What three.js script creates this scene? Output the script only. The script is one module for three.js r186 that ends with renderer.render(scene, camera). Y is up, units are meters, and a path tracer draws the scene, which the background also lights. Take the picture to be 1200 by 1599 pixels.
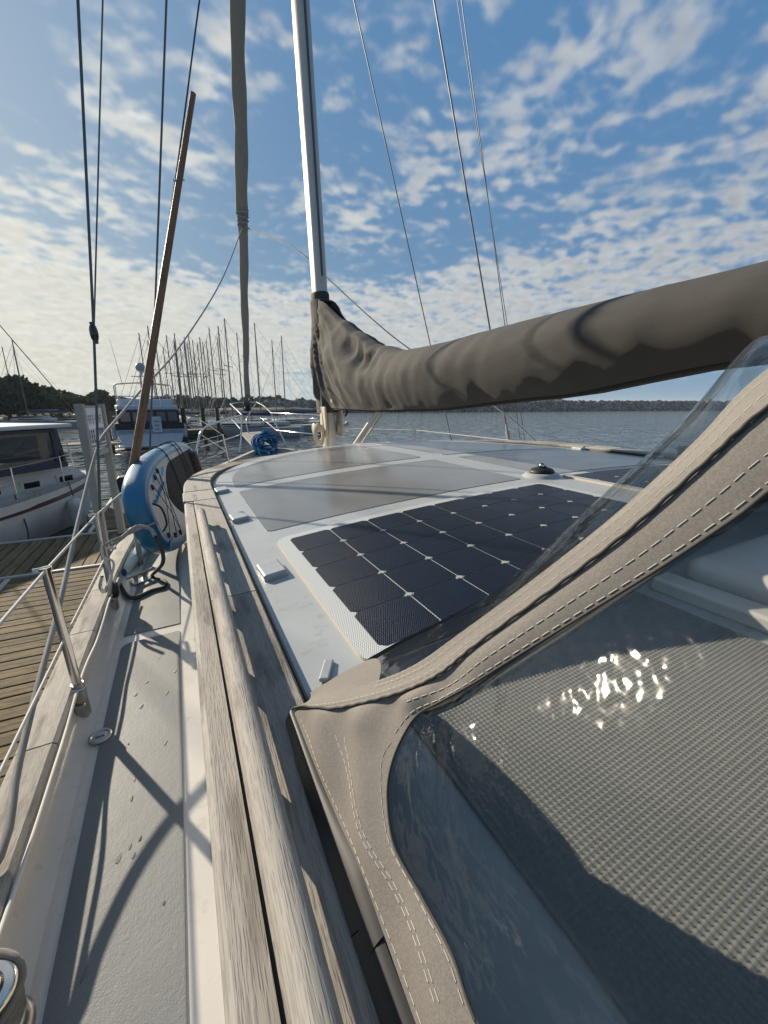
import * as THREE from 'three';
import { mergeGeometries, mergeVertices, toCreasedNormals } from 'three/addons/utils/BufferGeometryUtils.js';
import { RoundedBoxGeometry } from 'three/addons/geometries/RoundedBoxGeometry.js';

// ------------------------------------------------------------------ camera
const EYE = 2.4;                                   // metres above the water
const FOCAL = 640, CX = 600, CY = 799.5;           // lens, in pixels of the 1200 x 1599 photograph
const PITCH = Math.atan(168.5 / 640), YAW = 0.456, HEEL = THREE.MathUtils.degToRad(2.0);
const scene = new THREE.Scene();
const camera = new THREE.PerspectiveCamera(2 * Math.atan(CY / FOCAL) * 180 / Math.PI, 768 / 1024, 0.02, 9000);
camera.position.set(0, EYE, 0);
camera.rotation.order = 'YXZ';
camera.rotation.set(-PITCH, -YAW, 0);
const renderer = new THREE.WebGLRenderer();
renderer.toneMapping = THREE.LinearToneMapping;
renderer.toneMappingExposure = 1.6;
renderer.shadowMap.enabled = true;

// ------------------------------------------------------------------ noise
function rng(seed) { let s = seed >>> 0; return () => { s = (s + 0x6D2B79F5) | 0; let t = Math.imul(s ^ (s >>> 15), 1 | s); t = (t + Math.imul(t ^ (t >>> 7), 61 | t)) ^ t; return ((t ^ (t >>> 14)) >>> 0) / 4294967296; }; }
const hash2 = (x, y) => { let h = Math.imul(x | 0, 374761393) + Math.imul(y | 0, 668265263); h = Math.imul(h ^ (h >>> 13), 1274126177); return ((h ^ (h >>> 16)) >>> 0) / 4294967296; };
const fade = (t) => t * t * (3 - 2 * t);
function vnoise(x, y, px = 0, py = 0) {            // px, py: period of a noise that tiles
  const xi = Math.floor(x), yi = Math.floor(y), u = fade(x - xi), v = fade(y - yi);
  const w = (a, p) => p ? ((a % p) + p) % p : a;
  const a = hash2(w(xi, px), w(yi, py)), b = hash2(w(xi + 1, px), w(yi, py)), c = hash2(w(xi, px), w(yi + 1, py)), d = hash2(w(xi + 1, px), w(yi + 1, py));
  return (a + (b - a) * u) * (1 - v) + (c + (d - c) * u) * v;
}
function fbm(x, y, oct = 4, px = 0, py = 0) { let s = 0, a = 0.5, n = 0; for (let i = 0; i < oct; i++) { s += a * vnoise(x, y, px, py); n += a; x = x * 2 + (px ? 0 : 17.3); y = y * 2 + (py ? 0 : 9.1); px *= 2; py *= 2; a *= 0.5; } return s / n; }
const sstep = (a, b, x) => { const t = Math.min(1, Math.max(0, (x - a) / (b - a))); return t * t * (3 - 2 * t); };
const lerp = (a, b, t) => a + (b - a) * t;
const V = (x, y, z) => new THREE.Vector3(x, y, z);

// ------------------------------------------------------------------ a pixel of the photograph is a direction from the eye
function rayW(u, v) {
  const a = u - CX, b = -(v - CY), fw = FOCAL * Math.cos(PITCH) + b * Math.sin(PITCH), up = -FOCAL * Math.sin(PITCH) + b * Math.cos(PITCH);
  return V(a * Math.cos(YAW) + fw * Math.sin(YAW), up, a * Math.sin(YAW) - fw * Math.cos(YAW)).normalize();
}
function rayB(u, v) { return rayW(u, v).applyAxisAngle(V(0, 0, 1), -HEEL); }   // in the frame of the heeling yacht: origin at the eye, x to starboard, z aft
const onX = (u, v, x) => { const d = rayB(u, v); return d.multiplyScalar(x / d.x); };
const onY = (u, v, y) => { const d = rayB(u, v); return d.multiplyScalar(y / d.y); };
const onZ = (u, v, z) => { const d = rayB(u, v); return d.multiplyScalar(z / d.z); };
const onWater = (u, v, h = 0) => { const d = rayW(u, v); d.multiplyScalar((h - EYE) / d.y); d.y = h; return d; };   // world
function pixelOf(d) {                              // direction (world) -> pixel, for the sky
  const lat = d.x * Math.cos(YAW) + d.z * Math.sin(YAW), fw = d.x * Math.sin(YAW) - d.z * Math.cos(YAW);
  const dep = fw * Math.cos(PITCH) - d.y * Math.sin(PITCH), up = fw * Math.sin(PITCH) + d.y * Math.cos(PITCH);
  return dep > 0.05 ? [CX + FOCAL * lat / dep, CY - FOCAL * up / dep] : null;
}

// ------------------------------------------------------------------ sky: blue with a deck of small broken clouds
const SUN = V(-Math.sin(0.49) * Math.cos(0.395), Math.sin(0.395), -Math.cos(0.49) * Math.cos(0.395)).normalize();
{
  const W = 2048, Hh = 1024, data = new Float32Array(W * Hh * 4);
  // where the photograph shows the cloud fields: [u, v, half length, half width, turn, cover]
  const fields = [
    [200, 65, 100, 50, 0.4, 0.38], [345, 120, 48, 105, 0.30, 0.62], [130, 120, 70, 40, 0.3, 0.42], [250, 215, 180, 55, 0.55, 0.55], [60, 225, 130, 40, 0.15, 0.52], [170, 255, 90, 30, 0.2, 0.5],
    [540, 165, 50, 50, 0.2, 0.60], [565, 60, 60, 50, 0, 0.45], [420, 75, 60, 60, 0, 0.5], [90, 300, 180, 55, 0.1, 0.6],
    [880, 170, 400, 95, -0.40, 0.74], [1120, 70, 300, 120, -0.3, 0.72], [760, 40, 190, 60, -0.3, 0.55], [640, 285, 130, 50, -0.55, 0.70], [1130, 225, 150, 36, -0.3, 0.62],
    [1020, 360, 320, 62, -0.26, 0.70], [860, 318, 90, 26, -0.3, 0.45],
  ];
  const edge = [[-400, 270], [0, 300], [150, 350], [300, 400], [450, 430], [600, 415], [800, 375], [1000, 345], [1200, 300], [1600, 220]];
  const edgeAt = (u) => { for (let i = 0; i < edge.length - 1; i++) if (u <= edge[i + 1][0]) { const t = Math.max(0, (u - edge[i][0]) / (edge[i + 1][0] - edge[i][0])); return lerp(edge[i][1], edge[i + 1][1], t); } return 220; };
  for (let j = Hh / 2 - 6; j < Hh; j++) for (let i = 0; i < W; i++) {
    const th = ((i + 0.5) / W - 0.5) * 2 * Math.PI, ph = ((j + 0.5) / Hh - 0.5) * Math.PI;
    const d = V(Math.cos(th) * Math.cos(ph), Math.sin(ph), Math.sin(th) * Math.cos(ph));
    const el = Math.max(0, d.y), k = (j * W + i) * 4, cs = d.dot(SUN);
    const az = Math.atan2(d.x, -d.z) + 0.49, toSun = 0.5 + 0.5 * Math.cos(az);     // 1 towards the sun's side of the horizon
    // clear air
    const g = Math.pow(1 - el, 3.2), s = Math.pow(toSun, 3);
    let r = lerp(0.085, 0.20, g), gg = lerp(0.225, 0.335, g), b = lerp(0.455, 0.50, g);
    r += 0.11 * s * (0.35 + g); gg += 0.12 * s * (0.35 + g); b += 0.06 * s * (0.35 + g);
    const glow = Math.pow(Math.max(0, cs), 9); r += 0.30 * glow; gg += 0.26 * glow; b += 0.18 * glow;
    const low = Math.exp(-el * 11) * s; r += 0.34 * low; gg += 0.27 * low; b += 0.10 * low;
    // cover
    let cov = 0.48 + 0.3 * (fbm(d.x / (d.y + 0.25) * 0.9 + 5, d.z / (d.y + 0.25) * 0.9, 3) - 0.5);
    const p = pixelOf(d);
    if (p) {
      const [u, v] = p; let c = 0.05;
      for (const [fu, fv, fl, fw, ft, fc] of fields) { const x = (u - fu) * Math.cos(ft) + (v - fv) * Math.sin(ft), y = -(u - fu) * Math.sin(ft) + (v - fv) * Math.cos(ft); const q = (x / fl) ** 2 + (y / fw) ** 2; if (q < 4) c = Math.max(c, fc * Math.exp(-q * 0.55)); }
      const e = edgeAt(u), wob = 26 * (fbm(u / 60, v / 60, 2) - 0.5);
      let deck = sstep(e - 30, e + 65, v + wob) * (0.84 + 0.26 * sstep(e, e + 170, v) * (1 - sstep(500, 900, u))); 
      deck *= 1 - sstep(520, 600, v + wob * 0.6) * sstep(330, 560, u) * 0.75;
      c = Math.max(c, deck);
      const inside = sstep(-900, -350, u) * (1 - sstep(1550, 2100, u)) * sstep(-800, -200, v);
      cov = lerp(cov, c, inside);
    }
    const q = 1 / (d.y + 0.075), X = d.x * q, Z = d.z * q;
    const wx = fbm(X * 2.1 + 3, Z * 2.1, 3) - 0.5, wz = fbm(X * 2.1 + 40, Z * 2.1 + 7, 3) - 0.5;
    const n1 = fbm((X + 0.20 * wx) * 13, (Z + 0.20 * wz) * 16, 5), n2 = fbm(X * 3.0 + 60, Z * 3.4 + 3, 3);
    const n = 0.72 * n1 + 0.28 * n2;
    const th0 = 0.72 - 0.46 * cov;
    const fine = fbm(X * 24 + 2, Z * 28, 4) - 0.5, n3 = n + 0.20 * fine * (0.4 + sstep(0.08, 0.3, d.y));
    let a = sstep(th0 - 0.11, th0 + 0.24, n3) * Math.min(1, cov * 2.1) * lerp(1, 0.62 + 0.5 * n2, sstep(0.2, 0.5, d.y));
    a *= sstep(-0.005, 0.03, d.y) * 0.93;
    const thick = sstep(th0 + 0.06, th0 + 0.30, n), tex = fbm(X * 15 + 9, Z * 17, 3) - 0.5;
    // clouds: white, a little grey where they are thick, brighter and warmer near the sun
    let cr = 0.60, cg = 0.635, cb = 0.68;
    const w = 0.30 + 0.95 * Math.pow(toSun, 2.2) * (0.55 + 0.45 * g) + 0.5 * glow;
    cr += 0.34 * (w - 0.3); cg += 0.29 * (w - 0.3); cb += 0.15 * (w - 0.3);
    const sh = 1 - 0.17 * thick * (0.6 + 0.4 * g) + 0.30 * tex;
    const hz = Math.exp(-el * 9); cr = lerp(cr, 0.84, hz * 0.4 * s); cg = lerp(cg, 0.79, hz * 0.4 * s); cb = lerp(cb, 0.66, hz * 0.4 * s);
    const far = 1 - 0.30 * (1 - toSun); 
    r = lerp(r, cr * sh * far, a); gg = lerp(gg, cg * sh * far, a); b = lerp(b, cb * sh * far, a);
    const dim = 0.60;
    data[k] = r * dim; data[k + 1] = gg * dim; data[k + 2] = b * dim; data[k + 3] = 1;
  }
  for (let j = 0; j < Hh / 2 - 6; j++) for (let i = 0; i < W; i++) { const k = (j * W + i) * 4, s = ((Hh / 2 - 6) * W + i) * 4; data[k] = data[s] * 0.6; data[k + 1] = data[s + 1] * 0.6; data[k + 2] = data[s + 2] * 0.62; data[k + 3] = 1; }
  const t = new THREE.DataTexture(data, W, Hh, THREE.RGBAFormat, THREE.FloatType);
  t.mapping = THREE.EquirectangularReflectionMapping; t.magFilter = THREE.LinearFilter; t.minFilter = THREE.LinearFilter; t.wrapS = THREE.RepeatWrapping; t.needsUpdate = true;
  scene.background = t; scene.environment = t;
}
// ------------------------------------------------------------------ sun: low, to port of the bow
const sun = new THREE.DirectionalLight(new THREE.Color(1.0, 0.875, 0.70), 5.0);
sun.position.copy(SUN).multiplyScalar(60).add(V(0, EYE, -5)); sun.target.position.set(0, EYE, -5); sun.castShadow = true;
sun.shadow.camera.left = -20; sun.shadow.camera.right = 20; sun.shadow.camera.top = 20; sun.shadow.camera.bottom = -20; sun.shadow.camera.far = 200; sun.shadow.mapSize.set(4096, 4096); sun.shadow.radius = 1.4;
scene.add(sun, sun.target);
scene.fog = new THREE.FogExp2(new THREE.Color(0.62, 0.68, 0.72), 0.00035);

// ------------------------------------------------------------------ building helpers
const used = {};
const numbered = (n) => { used[n] = (used[n] ?? -1) + 1; return used[n] ? n + '_' + String(used[n]).padStart(3, '0') : n; };
function thing(name, label, category, group) { const o = new THREE.Group(); o.name = numbered(name); o.userData = { label, category }; if (group) o.userData.group = group; scene.add(o); return o; }
function part(name, geo, mat, parent, kind) {
  const m = new THREE.Mesh(Array.isArray(geo) ? merge(geo) : geo, mat); m.name = name; m.castShadow = m.receiveShadow = true; if (kind) m.userData.kind = kind; parent.add(m); return m;
}
function structure(name, geo, mat) { const m = part(name, geo, mat, scene); m.name = numbered(name); m.userData.kind = 'structure'; return m; }
function merge(list) {
  const l = list.map((g) => { const n = g.index ? g.toNonIndexed() : g.clone(); for (const k of Object.keys(n.attributes)) if (!['position', 'normal', 'uv'].includes(k)) n.deleteAttribute(k); if (!n.attributes.normal) n.computeVertexNormals(); if (!n.attributes.uv) n.setAttribute('uv', new THREE.BufferAttribute(new Float32Array(n.attributes.position.count * 2), 2)); return n; });
  return mergeGeometries(l);
}
// things of the yacht are drawn in its own frame; this stands them at their base and heels them with her
function settle(o, heel = true) {
  const box = new THREE.Box3().setFromObject(o), base = V((box.min.x + box.max.x) / 2, box.min.y, (box.min.z + box.max.z) / 2);
  for (const c of o.children) c.position.sub(base);
  if (heel) { o.rotation.z = HEEL; o.position.copy(base.applyAxisAngle(V(0, 0, 1), HEEL)); o.position.y += EYE; } else o.position.copy(base);
  return o;
}
function metric(g, su = 1) {                        // uv in metres, the grain along the longest side
  const n = g.index ? g.toNonIndexed() : g; n.computeBoundingBox(); const s = n.boundingBox.getSize(V(0, 0, 0)), P = n.attributes.position, N = n.attributes.normal, uv = new Float32Array(P.count * 2);
  const L = s.x >= s.y && s.x >= s.z ? 0 : s.y >= s.z ? 1 : 2, off = hash2(Math.round(s.x * 977), Math.round(s.z * 613)) * 3;
  for (let i = 0; i < P.count; i++) { const p = [P.getX(i), P.getY(i), P.getZ(i)], a = [Math.abs(N.getX(i)), Math.abs(N.getY(i)), Math.abs(N.getZ(i))]; const D = a[0] > a[1] && a[0] > a[2] ? 0 : a[1] > a[2] ? 1 : 2; const o = [0, 1, 2].filter((k) => k !== D); const u = o.includes(L) ? L : o[0], v = o.find((k) => k !== u); uv[2 * i] = p[u] * su + off; uv[2 * i + 1] = p[v] * su + off * 1.7; }
  n.setAttribute('uv', new THREE.BufferAttribute(uv, 2)); return n;
}
const box = (w, h, d, x = 0, y = 0, z = 0) => new THREE.BoxGeometry(w, h, d).translate(x, y, z);
const rbox = (w, h, d, x = 0, y = 0, z = 0, r = 0.004, s = 2) => new RoundedBoxGeometry(w, h, d, s, Math.min(r, w / 2.01, h / 2.01, d / 2.01)).translate(x, y, z);
function bar(a, b, r, r2 = r, seg = 8) {            // straight round bar
  const d = b.clone().sub(a), g = new THREE.CylinderGeometry(r2, r, d.length(), seg, 1); g.translate(0, d.length() / 2, 0);
  g.applyQuaternion(new THREE.Quaternion().setFromUnitVectors(V(0, 1, 0), d.normalize())); return g.translate(a.x, a.y, a.z);
}
const tube = (pts, r, n = 40, seg = 8, tension = 0.5) => new THREE.TubeGeometry(new THREE.CatmullRomCurve3(pts, false, 'catmullrom', tension), n, r, seg);
function grid(nu, nv, f, uvf) {                     // surface from a function of (0..1, 0..1)
  const P = [], U = [], I = [];
  for (let j = 0; j <= nv; j++) for (let i = 0; i <= nu; i++) { const p = f(i / nu, j / nv); P.push(p.x, p.y, p.z); const q = uvf ? uvf(i / nu, j / nv, p) : [p.x, p.z]; U.push(q[0], q[1]); }
  for (let j = 0; j < nv; j++) for (let i = 0; i < nu; i++) { const a = j * (nu + 1) + i; I.push(a, a + 1, a + nu + 2, a, a + nu + 2, a + nu + 1); }
  const g = new THREE.BufferGeometry(); g.setAttribute('position', new THREE.Float32BufferAttribute(P, 3)); g.setAttribute('uv', new THREE.Float32BufferAttribute(U, 2)); g.setIndex(I); g.computeVertexNormals(); return g;
}
// a closed profile [[out, up], ...] drawn along a path; out is to the left of the way
function sweep(path, prof, crease = 0.6) {
  const n = path.length, m = prof.length, P = [], U = [], I = []; let len = 0; const per = [0];
  for (let k = 0; k < m; k++) per.push(per[k] + Math.hypot(prof[(k + 1) % m][0] - prof[k][0], prof[(k + 1) % m][1] - prof[k][1]));
  for (let i = 0; i < n; i++) {
    const t = path[Math.min(n - 1, i + 1)].clone().sub(path[Math.max(0, i - 1)]); t.y = 0; t.normalize(); const o = V(t.z, 0, -t.x); if (i) len += path[i].distanceTo(path[i - 1]);
    for (let k = 0; k <= m; k++) { const q = prof[k % m]; P.push(path[i].x + o.x * q[0], path[i].y + q[1], path[i].z + o.z * q[0]); U.push(len, per[k]); }
  }
  for (let i = 0; i < n - 1; i++) for (let k = 0; k < m; k++) { const a = i * (m + 1) + k, b = a + m + 1; I.push(a, b, a + 1, b, b + 1, a + 1); }
  const tri = THREE.ShapeUtils.triangulateShape(prof.map((q) => new THREE.Vector2(q[0], q[1])), []);
  for (const t of tri) { I.push(t[0], t[1], t[2]); const e = (n - 1) * (m + 1); I.push(e + t[0], e + t[2], e + t[1]); }
  const g = new THREE.BufferGeometry(); g.setAttribute('position', new THREE.Float32BufferAttribute(P, 3)); g.setAttribute('uv', new THREE.Float32BufferAttribute(U, 2)); g.setIndex(I);
  return toCreasedNormals(g, crease);
}
const rectProf = (a0, a1, b0, b1, r = 0.004) => [[a0, b0], [a1, b0], [a1, b1 - r], [a1 + (a0 - a1) * 0.0 - Math.sign(a1 - a0) * r, b1], [a0 + Math.sign(a1 - a0) * r, b1], [a0, b1 - r]];

// ------------------------------------------------------------------ textures and materials
function tex(w, h, f, srgb = true, rep = [1, 1]) {
  const d = new Uint8Array(w * h * 4);
  for (let j = 0; j < h; j++) for (let i = 0; i < w; i++) { const c = f(i / w, j / h, i, j), k = (j * w + i) * 4; const a = Array.isArray(c) ? c : [c, c, c]; for (let q = 0; q < 3; q++) d[k + q] = Math.max(0, Math.min(255, Math.round(a[q] * 255))); d[k + 3] = 255; }
  const t = new THREE.DataTexture(d, w, h); t.wrapS = t.wrapT = THREE.RepeatWrapping; t.magFilter = THREE.LinearFilter; t.minFilter = THREE.LinearMipmapLinearFilter; t.generateMipmaps = true; if (srgb) t.colorSpace = THREE.SRGBColorSpace; t.repeat.set(...rep); t.needsUpdate = true; return t;
}
const again = (t, rep) => { const c = t.clone(); c.repeat.set(...rep); c.needsUpdate = true; return c; };
const std = (o) => new THREE.MeshStandardMaterial(o), phy = (o) => new THREE.MeshPhysicalMaterial(o);
const col = (r, g, b) => new THREE.Color().setRGB(r, g, b);
// weathered teak: the tile is 1 m along the grain and 0.125 m across
const grainF = (u, v) => { const w = 0.5 * fbm(u * 6, v * 8, 3, 6, 8), fine = fbm(u * 60, v * 128 + w * 2, 3, 60, 128), mid = fbm(u * 5, v * 26 + w * 3, 3, 5, 26); return [fine, mid]; };
const teakMap = tex(1024, 512, (u, v) => { const [f, m] = grainF(u, v), st = fbm(u * 9 + 3, v * 5, 4, 9, 5), cr = 1 - 0.09 * (1 - sstep(0.26, 0.46, f)), k = (0.88 + 0.08 * f + 0.11 * (m - 0.5)) * cr, s = sstep(0.55, 0.82, st) * 0.22; return [0.645 * k * (1 - s), 0.63 * k * (1 - s * 1.03), 0.605 * k * (1 - s * 1.06)]; }, true, [1, 8]);
const teakBump = tex(1024, 512, (u, v) => { const [f, m] = grainF(u, v); return 0.65 * sstep(0.25, 0.6, f) + 0.35 * m; }, false, [1, 8]);
const dockMap = tex(512, 512, (u, v) => { const [f, m] = grainF(u, v), st = fbm(u * 7, v * 9, 4, 7, 9), k = 0.5 + 0.55 * f + 0.3 * (m - 0.5), g = sstep(0.42, 0.75, st); return [lerp(0.56, 0.38, g) * k, lerp(0.475, 0.34, g) * k, lerp(0.33, 0.22, g) * k]; }, true, [0.5, 4]);
const weave = tex(256, 256, (u, v, i, j) => { const a = 0.5 + 0.5 * Math.sin(u * Math.PI * 64), b = 0.5 + 0.5 * Math.sin(v * Math.PI * 64), c = (Math.floor(u * 32) + Math.floor(v * 32)) % 2; return (c ? a : b) * 0.7 + 0.3 * hash2(i, j); }, false, [55, 55]);
const fabricTint = tex(512, 512, (u, v, i, j) => { const n = fbm(u * 8, v * 8, 5, 8, 8), h = hash2(i >> 1, j >> 1); const k = 0.90 + 0.05 * n + 0.13 * (h - 0.5); return [k, k * 0.995, k * 0.985]; }, true, [4.3, 4.3]);
const speck = tex(512, 512, (u, v, i, j) => 0.5 * hash2(i, j) + 0.3 * hash2(i >> 1, j >> 1) + 0.2 * fbm(u * 12, v * 12, 3, 12, 12), false, [2.5, 2.5]);
const grime = tex(512, 512, (u, v, i, j) => { const n = fbm(u * 5, v * 5, 5, 5, 5), s = sstep(0.62, 0.9, fbm(u * 40 + 4, v * 40, 3, 40, 40)); const k = 0.93 + 0.07 * (n - 0.5) - 0.05 * s; return [k, k * (1 - 0.01 * s), k * (1 - 0.03 * s)]; }, true, [1.3, 1.3]);
const paintTint = tex(512, 512, (u, v, i, j) => { const n = fbm(u * 4, v * 4, 5, 4, 4), h = hash2(i, j); const k = 0.90 + 0.16 * (n - 0.5) + 0.07 * (h - 0.5); return [k, k, k]; }, true, [1.0, 1.0]);
const skidBump = tex(512, 512, (u, v, i, j) => 0.22 * hash2(i, j) + 0.18 * hash2(i >> 1, j >> 1) + 0.25 * fbm(u * 60, v * 60, 2, 60, 60) + 0.9 * fbm(u * 5, v * 5, 3, 5, 5), false, [2.2, 2.2]);
const smudge = tex(512, 512, (u, v) => { const n = fbm(u * 5, v * 7, 5, 5, 7); return 0.72 + 0.5 * (n - 0.5); }, false, [0.9, 0.9]);
const M = {
  teak: std({ map: teakMap, bumpMap: teakBump, bumpScale: 0.0005, roughness: 0.85, color: col(1.0, 0.98, 0.95) }),
  teakMid: std({ map: teakMap, bumpMap: teakBump, bumpScale: 0.0008, roughness: 0.88, color: col(0.84, 0.80, 0.755) }),
  teakDark: std({ map: teakMap, bumpMap: teakBump, bumpScale: 0.0007, roughness: 0.88, color: col(0.66, 0.61, 0.56) }),
  teakPale: std({ map: teakMap, bumpMap: teakBump, bumpScale: 0.0005, roughness: 0.85, color: col(1.08, 1.06, 1.02) }),
  gelcoat: phy({ map: grime, color: col(0.66, 0.635, 0.59), roughness: 0.32, clearcoat: 0.3, clearcoatRoughness: 0.2 }),
  hull: phy({ map: grime, color: col(0.68, 0.68, 0.66), roughness: 0.25, clearcoat: 0.5, clearcoatRoughness: 0.1 }),
  roof: phy({ map: grime, color: col(0.43, 0.455, 0.46), roughness: 0.34, bumpMap: speck, bumpScale: 0.0001 }),
  roofPanel: phy({ map: paintTint, color: col(0.222, 0.228, 0.230), roughness: 0.34, roughnessMap: smudge, bumpMap: speck, bumpScale: 0.00012 }),
  nonskid: std({ map: paintTint, color: col(0.170, 0.184, 0.188), roughness: 0.55, bumpMap: skidBump, bumpScale: 0.0009 }),
  steel: std({ color: col(0.60, 0.58, 0.55), metalness: 1, roughness: 0.18 }),
  steelDull: std({ color: col(0.42, 0.41, 0.39), metalness: 1, roughness: 0.38 }),
  wire: std({ color: col(0.13, 0.13, 0.13), metalness: 0.6, roughness: 0.5 }),
  alu: std({ map: grime, color: col(0.62, 0.60, 0.55), metalness: 0.25, roughness: 0.38 }),
  black: std({ color: col(0.012, 0.012, 0.013), roughness: 0.55 }),
  blackGloss: phy({ color: col(0.01, 0.01, 0.011), roughness: 0.2, clearcoat: 0.6 }),
  rope: std({ color: col(0.36, 0.35, 0.33), roughness: 0.9, bumpMap: again(weave, [90, 90]), bumpScale: 0.001 }),
  ropeWhite: std({ color: col(0.58, 0.56, 0.52), roughness: 0.9 }),
  ropeBlue: std({ color: col(0.012, 0.10, 0.24), roughness: 0.85 }),
  ropeBlueLight: std({ color: col(0.04, 0.26, 0.42), roughness: 0.85 }),
  ropeDark: std({ color: col(0.05, 0.048, 0.042), roughness: 0.8 }),
  canvas: std({ map: fabricTint, bumpMap: weave, bumpScale: 0.00016, roughness: 0.95, color: col(0.222, 0.208, 0.190) }),
  canvasDark: std({ map: fabricTint, bumpMap: weave, bumpScale: 0.0004, roughness: 0.95, color: col(0.080, 0.077, 0.073) }),
  thread: std({ color: col(0.50, 0.47, 0.41), roughness: 0.9 }),
  piping: std({ color: col(0.05, 0.045, 0.04), roughness: 0.8 }),
  varnish: std({ map: teakMap, bumpMap: teakBump, bumpScale: 0.001, roughness: 0.5, color: col(0.80, 0.47, 0.27) }),
  beige: std({ color: col(0.52, 0.45, 0.35), roughness: 0.8 }),
  whitePlastic: std({ color: col(0.70, 0.69, 0.66), roughness: 0.4 }),
};
// ================================================================== water
{
  const N = 512, tileM = 7; const H = new Float32Array(N * N), R = rng(5);
  const comps = []; for (let k = 0; k < 22; k++) { const lam = 0.22 * Math.pow(12, R()), ang = 0.9 + (R() - 0.5) * 2.0, kx = Math.round(Math.cos(ang) * tileM / lam), kz = Math.round(Math.sin(ang) * tileM / lam); const L = tileM / Math.max(1, Math.hypot(kx, kz)); comps.push([kx, kz, R() * 6.283, 0.0105 * Math.pow(L, 1.05)]); }
  for (let j = 0; j < N; j++) for (let i = 0; i < N; i++) { let h = 0; for (const [a, b, p, A] of comps) h += A * Math.sin(6.2832 * (a * i + b * j) / N + p); H[j * N + i] = h; }
  const e = tileM / N, nm = tex(N, N, (u, v, i, j) => { const hx = (H[j * N + (i + 1) % N] - H[j * N + (i + N - 1) % N]) / (2 * e), hz = (H[((j + 1) % N) * N + i] - H[((j + N - 1) % N) * N + i]) / (2 * e); const n = V(-hx * 0.70, -hz * 0.70, 1).normalize(); return [n.x * 0.5 + 0.5, n.y * 0.5 + 0.5, n.z * 0.5 + 0.5]; }, false, [1 / tileM, 1 / tileM]);
  const rings = []; for (let r = 0.6; r < 4200; r *= r < 60 ? 1.035 : 1.12) rings.push(r);
  const na = 360, P = [], U = [], I = [];
  for (const r of rings) for (let a = 0; a <= na; a++) { const t = a / na * Math.PI * 2, x = r * Math.cos(t), z = r * Math.sin(t); const am = 1 - sstep(25, 60, r); const y = am * 0.010 * (Math.sin(x * 1.9 + z * 1.1) + Math.sin(-x * 1.1 + z * 2.6 + 1) + 0.8 * Math.sin(x * 3.1 + z * 3.3 + 2)); P.push(x, y, z); U.push(x + 0.35 * Math.sin(z * 0.11), z + 0.35 * Math.sin(x * 0.13)); }
  for (let k = 0; k < rings.length - 1; k++) for (let a = 0; a < na; a++) { const q = k * (na + 1) + a; I.push(q, q + na + 1, q + 1, q + 1, q + na + 1, q + na + 2); }
  const g = new THREE.BufferGeometry(); g.setAttribute('position', new THREE.Float32BufferAttribute(P, 3)); g.setAttribute('uv', new THREE.Float32BufferAttribute(U, 2)); g.setIndex(I.reverse()); g.computeVertexNormals();
  if (g.attributes.normal.getY(10) < 0) { g.setIndex(I.reverse()); g.computeVertexNormals(); }
  structure('water', g, phy({ color: col(0.012, 0.028, 0.036), roughness: 0.10, normalMap: nm, normalScale: new THREE.Vector2(1, 1), ior: 1.33, specularIntensity: 1 }));
}

// ================================================================== the yacht we stand on (frame: origin at the eye)
const KX = 1.38;                                     // her centreline
const yacht = thing('sailing_yacht', 'white sailing yacht with teak trimmed coachroof, solar panels and tall mast', 'sailboat');
const railX = (() => { const c = new THREE.CatmullRomCurve3([[3.2, -0.20], [1.5, -0.36], [0, -0.415], [-1, -0.435], [-2, -0.437], [-3, -0.405], [-4, -0.29], [-4.8, -0.09], [-5.5, 0.15], [-6.4, 0.50], [-7.0, 0.79], [-7.58, 1.10], [-8.05, 1.365]].map(([z, x]) => V(x, 0, z))); const pts = c.getPoints(400); return (z) => { if (z > 3.2) return -0.2; for (let i = 0; i < 400; i++) if (pts[i + 1].z <= z) return lerp(pts[i].x, pts[i + 1].x, (pts[i].z - z) / (pts[i].z - pts[i + 1].z)); return 1.365; }; })();
const railY = (z) => -0.88 - 0.012 * sstep(-2, -6, z) + 0.03 * sstep(-6.5, -8.2, z);
const deckY = (z) => railY(z) - 0.092;
const roofY = (x, z = -1) => -0.359 - 0.038 * (x - KX) ** 2 - 0.02 * sstep(-2.2, -3.4, z);
const zs = (a, b, n) => Array.from({ length: n + 1 }, (_, i) => lerp(a, b, i / n));
const mir = (p) => V(2 * KX - p.x, p.y, p.z);
const flip = (g) => { const n = g.clone(); const P = n.attributes.position; for (let i = 0; i < P.count; i++) P.setX(i, 2 * KX - P.getX(i)); if (n.index) { const a = n.index.array; for (let i = 0; i < a.length; i += 3) { const t = a[i]; a[i] = a[i + 1]; a[i + 1] = t; } n.computeVertexNormals(); } else { for (const k of Object.keys(n.attributes)) { const A = n.attributes[k], s = A.itemSize; for (let i = 0; i < A.count; i += 3) for (let q = 0; q < s; q++) { const t = A.array[i * s + q]; A.array[i * s + q] = A.array[(i + 1) * s + q]; A.array[(i + 1) * s + q] = t; } } const Nn = n.attributes.normal; for (let i = 0; i < Nn.count; i++) Nn.setX(i, -Nn.getX(i)); } return n; };
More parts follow.
